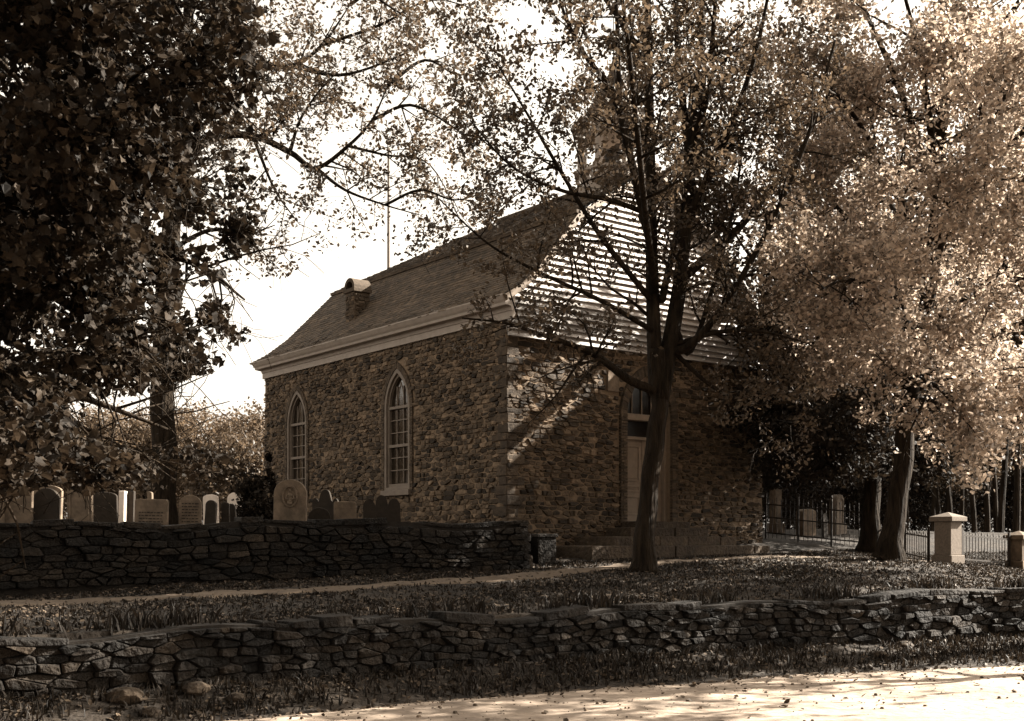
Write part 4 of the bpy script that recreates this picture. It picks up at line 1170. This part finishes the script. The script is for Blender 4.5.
# woods on the right: slim trunks, light above
slim = [proto('slim_tree', r3, 11, 4.0, 2.6, .11, 9000, 55, .5, .19, M['leaf']) for _ in range(3)]
G2 = 'slim trees of the wood beyond the fence'
for i, (px, Y) in enumerate(((932, 46), (945, 52), (962, 48), (985, 56), (997, 50), (1010, 60), (1022, 45), (1046, 55), (915, 60), (890, 58), (845, 62), (808, 56), (1075, 62), (785, 60), (962, 68), (952, 40), (975, 39), (1000, 41), (1016, 38.5), (940, 43), (906, 49), (988, 44), (1034, 40))):
    place(slim[i % 3], (px - XC) / F * Y, Y, r3.uniform(.8, 1.15), r3.uniform(0, 6), 'slim leafy tree of the wood beyond the iron fence', G2)
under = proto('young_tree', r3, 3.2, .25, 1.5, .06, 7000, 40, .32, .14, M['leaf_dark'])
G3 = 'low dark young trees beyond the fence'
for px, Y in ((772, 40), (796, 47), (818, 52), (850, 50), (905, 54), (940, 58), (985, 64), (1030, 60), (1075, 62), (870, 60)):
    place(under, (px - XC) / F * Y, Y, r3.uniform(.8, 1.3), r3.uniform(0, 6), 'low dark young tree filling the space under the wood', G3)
# trees along the road outside the picture: their shade lies on the road and the walls
sky_block_p = proto('offframe_tree', r3, 13, 4.5, 4.6, .3, 16000, 70, .75, .26, M['leaf'])
high_p = proto('offframe_tree', r3, 12.5, 6.5, 2.9, .2, 5200, 40, .6, .22, M['leaf'])
place(high_p, 12.0, 16.3, 1.0, 1.0, 'lower roadside tree just outside the right edge of the photo', None, z=E - 1.5)
place(high_p, 13.6, 19.7, 1.0, 3.0, 'further roadside tree outside the right edge of the photo', None, z=E - 1.2)
G4 = 'unseen trees added behind the camera to cut sky light'
for x, y, q in ((-7, -2.5, 1.0), (1, -4.5, 1.1), (9, -4.5, 1.05), (-15, 1, 1.1), (15, -1, 1.0), (-4, -11, 1.15), (6, -12, 1.15)):  # unseen canopies, added to keep sky light off the foreground and church front
    place(sky_block_p, x, y, q, x, 'unseen leafy tree added behind the camera to cut sky light', G4, z=E - 1.75)
# dark shrubs by the back corner of the church
def shrub(px, Y, h, rad, label, z, n=3500):
    x = (px - XC) / F * Y
    root = empty('evergreen_shrub', (x, Y, z)); tag(root, label, 'shrub')
    me = cloud(r3, n, rad, h, .05, 26, rad * .3, .09); mesh_obj('foliage', me, M['leaf_dark'], root)
    mb = MB()
    for q in range(5): mb.tube(branch_path((r3.normal() * .05, r3.normal() * .05, -.1), r3.normal(size=3) * .2 + (0, 0, 1), h * .8, r3, 5), np.linspace(.03, .01, 5), 5)
    mb.build('stem', M['bark'], root)
shrub(268.5, 33.2, 2.6, .14, 'slim dark columnar shrub against the far corner of the church', LAWN, 2500)
shrub(252, 25.5, 1.15, .42, 'low dark rounded shrub left of the carved headstone', LAWN)

# ------------------------------------------------------------------ grass, leaf litter, stones
def scatter_on(n, x0, x1, s0, s1, r, dens=None):
    x = r.uniform(x0, x1, n); s = r.uniform(s0, s1, n); y = yw(x) + s
    if dens is not None:
        k = r.random(n) < dens(x, y); x, y = x[k], y[k]
    return x, y
def path_dist(x, y):
    c = smooth(PATH, 80); d = np.full(x.shape, 9.)
    for q in c: d = np.minimum(d, np.hypot(x - q[0], y - q[1]))
    return d
def off_path(x, y):
    d = path_dist(x, y); inch = (np.abs((x + .113) * -.617 + (y - 26) * .787 - 5) < 7.2) & ((x + .113) * .787 + (y - 26) * .617 > -.2) & ((x + .113) * .787 + (y - 26) * .617 < 9.1)
    behind = (x < .3) & (y > 21.9 + (x - .31) * .48)
    n_ = .5 + .5 * vnoise(x, y, .8, 3)
    return np.where(inch | behind, 0, np.clip((d - .42) / .25, 0, 1) * np.clip(n_, .25, 1))
def grass_blades(x, y, h, r, name, lift=0):
    n = len(x); z = ground_h(x, y) + E + lift
    a = r.uniform(0, 2 * math.pi, n); w = .012 * r.uniform(.6, 1.4, n); hh = h * r.uniform(.4, 1.2, n); bend = r.uniform(.1, .8, n) * hh; ba = r.uniform(0, 2 * math.pi, n)
    dx, dy = np.cos(a) * w, np.sin(a) * w
    b0 = np.stack([x - dx, y - dy, z - .01], 1); b1 = np.stack([x + dx, y + dy, z - .01], 1)
    mx_, my_ = x + np.cos(ba) * bend * .35, y + np.sin(ba) * bend * .35
    m0 = np.stack([mx_ - dx * .7, my_ - dy * .7, z + hh * .6], 1); m1 = np.stack([mx_ + dx * .7, my_ + dy * .7, z + hh * .6], 1)
    t = np.stack([x + np.cos(ba) * bend, y + np.sin(ba) * bend, z + hh], 1)
    V = np.stack([b0, b1, m1, t, m0], 1).reshape(-1, 3)
    me = fast_mesh(name, V, np.arange(n * 5), np.arange(n) * 5, np.full(n, 5), np.repeat(r.uniform(.5, 1.6, n), 5))
    return tag(mesh_obj(name, me, M['grass']), 'short rough grass on the terrace above the low wall', 'grass', kind='stuff')
r4 = np.random.default_rng(77)
x, y = scatter_on(150000, -12, 14, .42, 12, r4, off_path)
grass_blades(x, y, .05, r4, 'grass')
def bankd(x, y): return np.clip((y - yr(x)) / .5, 0.05, 1) * np.clip(.55 + .6 * vnoise(x, y, 1.4, 5), .1, 1)
x, y = scatter_on(26000, -10, 14, -1.6, -.04, r4, bankd)
o = grass_blades(x, y, .10, r4, 'weeds'); o['label'] = 'low weeds along the foot of the roadside wall'
x, y = scatter_on(5200, -10, 12, .25, .6, r4, lambda x, y: np.clip(.3 + vnoise(x, y, 1.9, 2), 0, 1))
o = grass_blades(x, y, .22, r4, 'weeds', .03); o['label'] = 'longer weeds growing behind the coping of the roadside wall'
# fallen leaves
def litter(name, x, y, z, size, label, r):
    p = np.stack([x, y, z], 1)
    me = leaf_mesh(name, p, size, OVAL, r, bias=2.2, lo=.5, hi=1.7)
    return tag(mesh_obj(name, me, M['litter']), label, 'leaves', kind='stuff')
x, y = scatter_on(60000, -12, 14, .45, 11, r4, lambda x, y: .7 * off_path(x, y) + .12)
x2, y2 = scatter_on(14000, -10, 14, -1.7, -.05, r4, bankd)
x3, y3 = scatter_on(6000, -8, 12, -5, -1.1, r4, lambda x, y: np.clip(1.15 - (yr(x) - y) / .8, .07, 1) * (y < yr(x)))
zz = np.concatenate([ground_h(np.concatenate([x, x2]), np.concatenate([y, y2])) + .015, road_h(x3, y3) + .012]) + E
litter('fallen_leaves', np.concatenate([x, x2, x3]), np.concatenate([y, y2, y3]), zz, .075, 'fallen leaves strewn over terrace, bank and road edge', r4)
# pebbles on the road
mb = MB()
x, y = scatter_on(2600, -7, 10, -5.2, -1.0, r4, lambda x, y: (y < yr(x) + .15) * np.clip(1.0 - (yr(x) - y) / 4, .15, 1))
for a, b in zip(x, y):
    s = .008 + .022 * r4.random() ** 4; z = float(road_h(a, b)) + E
    q = [(a + s * math.cos(t) * r4.uniform(.7, 1.3), b + s * math.sin(t) * r4.uniform(.7, 1.3), z - .01) for t in np.linspace(0, 2 * math.pi, 6)[:-1]]
    u = [(a + (p[0] - a) * .6, b + (p[1] - b) * .6, z + s * .7) for p in q]
    mb.add(q + u, [(5, 6, 7, 8, 9)] + [(i, (i + 1) % 5, 5 + (i + 1) % 5, 5 + i) for i in range(5)], r4.uniform(1.0, 2.6))
tag(mb.build('pebbles', M['step']), 'small stones scattered on the dirt road', 'pebbles', kind='stuff')
# stones that have rolled to the foot of the wall
for i, (px, py, s) in enumerate(((126, 700, .16), (196, 694, .13), (236, 694, .10), (150, 703, .09), (660, 655, .11), (905, 648, .12), (880, 652, .10))):
    Y = 1.58 * F / (py - YH); x = (px - XC) / F * Y; z = float(ground_h(x, Y)) + E
    mb = MB(); mb.lathe([(s * .6, -.05), (s, 0.0), (s * .95, s * .35), (s * .6, s * .65), (s * .15, s * .75)], (0, 0, 0), 9)
    for q in range(len(mb.v)):
        v = mb.v[q]; mb.v[q] = (v[0] * (1.25 + .2 * math.sin(q * 2.3)), v[1] * (1 + .2 * math.cos(q * 1.7)), v[2])
    o = mb.build('loose_stone', M['step'], smooth=False, bevel=.01); o.location = (x, Y, z); o.rotation_euler = (0, 0, i)
    tag(o, ('pale rounded stone lying at the foot of the roadside wall'), 'stone', 'loose stones at the foot of the wall')
#TREES-END#

# ------------------------------------------------------------------ camera, light, render
cam = bpy.data.cameras.new('camera'); co = bpy.data.objects.new('camera', cam); COL.objects.link(co)
co.location = (0, 0, E); co.rotation_euler = (R(90), 0, 0)
cam.sensor_width = 36; cam.lens = F / 1024 * 36; cam.shift_y = (YH - 360.5) / 1024; cam.clip_end = 3000; cam.clip_start = .1
scene.camera = co

EL = 33.0; sx, sy = .951, .311
AZ = math.atan2(sx, sy)                                              # from +Y towards +X
sdir = Vector((sx * math.cos(R(EL)), sy * math.cos(R(EL)), math.sin(R(EL)))).normalized()
sl = bpy.data.lights.new('sun', 'SUN'); sl.energy = 5.0; sl.angle = R(.5); sl.color = (1, .93, .82)
so = bpy.data.objects.new('sun', sl); COL.objects.link(so); so.rotation_euler = sdir.to_track_quat('Z', 'Y').to_euler(); so.location = sdir * 60

wd = bpy.data.worlds.new('World'); scene.world = wd; wd.use_nodes = True
nt = wd.node_tree; N = nt.nodes; bg = N['Background']
sk = N.new('ShaderNodeTexSky'); sk.sky_type = 'NISHITA'; sk.sun_disc = False; sk.sun_elevation = R(EL); sk.sun_rotation = AZ
sk.air_density = 1.0; sk.dust_density = 2.5
bw = N.new('ShaderNodeSeparateColor'); nt.links.new(sk.outputs[0], bw.inputs[0])   # a blue-sensitive plate sees the sky's blue light only
mx = N.new('ShaderNodeVectorMath'); mx.operation = 'SCALE'; mx.inputs[0].default_value = (1, .91, .79)
nt.links.new(bw.outputs['Blue'], mx.inputs['Scale']); nt.links.new(mx.outputs[0], bg.inputs['Color'])
bg.inputs['Strength'].default_value = .07

vs_ = scene.view_settings
scene.display_settings.display_device = 'sRGB'
vs_.view_transform = 'Standard'; vs_.look = 'None'; vs_.gamma = 1; vs_.use_curve_mapping = False
vs_.exposure = 2.5
scene.cycles.max_bounces = 6; scene.cycles.diffuse_bounces = 3; scene.cycles.transmission_bounces = 4; scene.cycles.glossy_bounces = 2
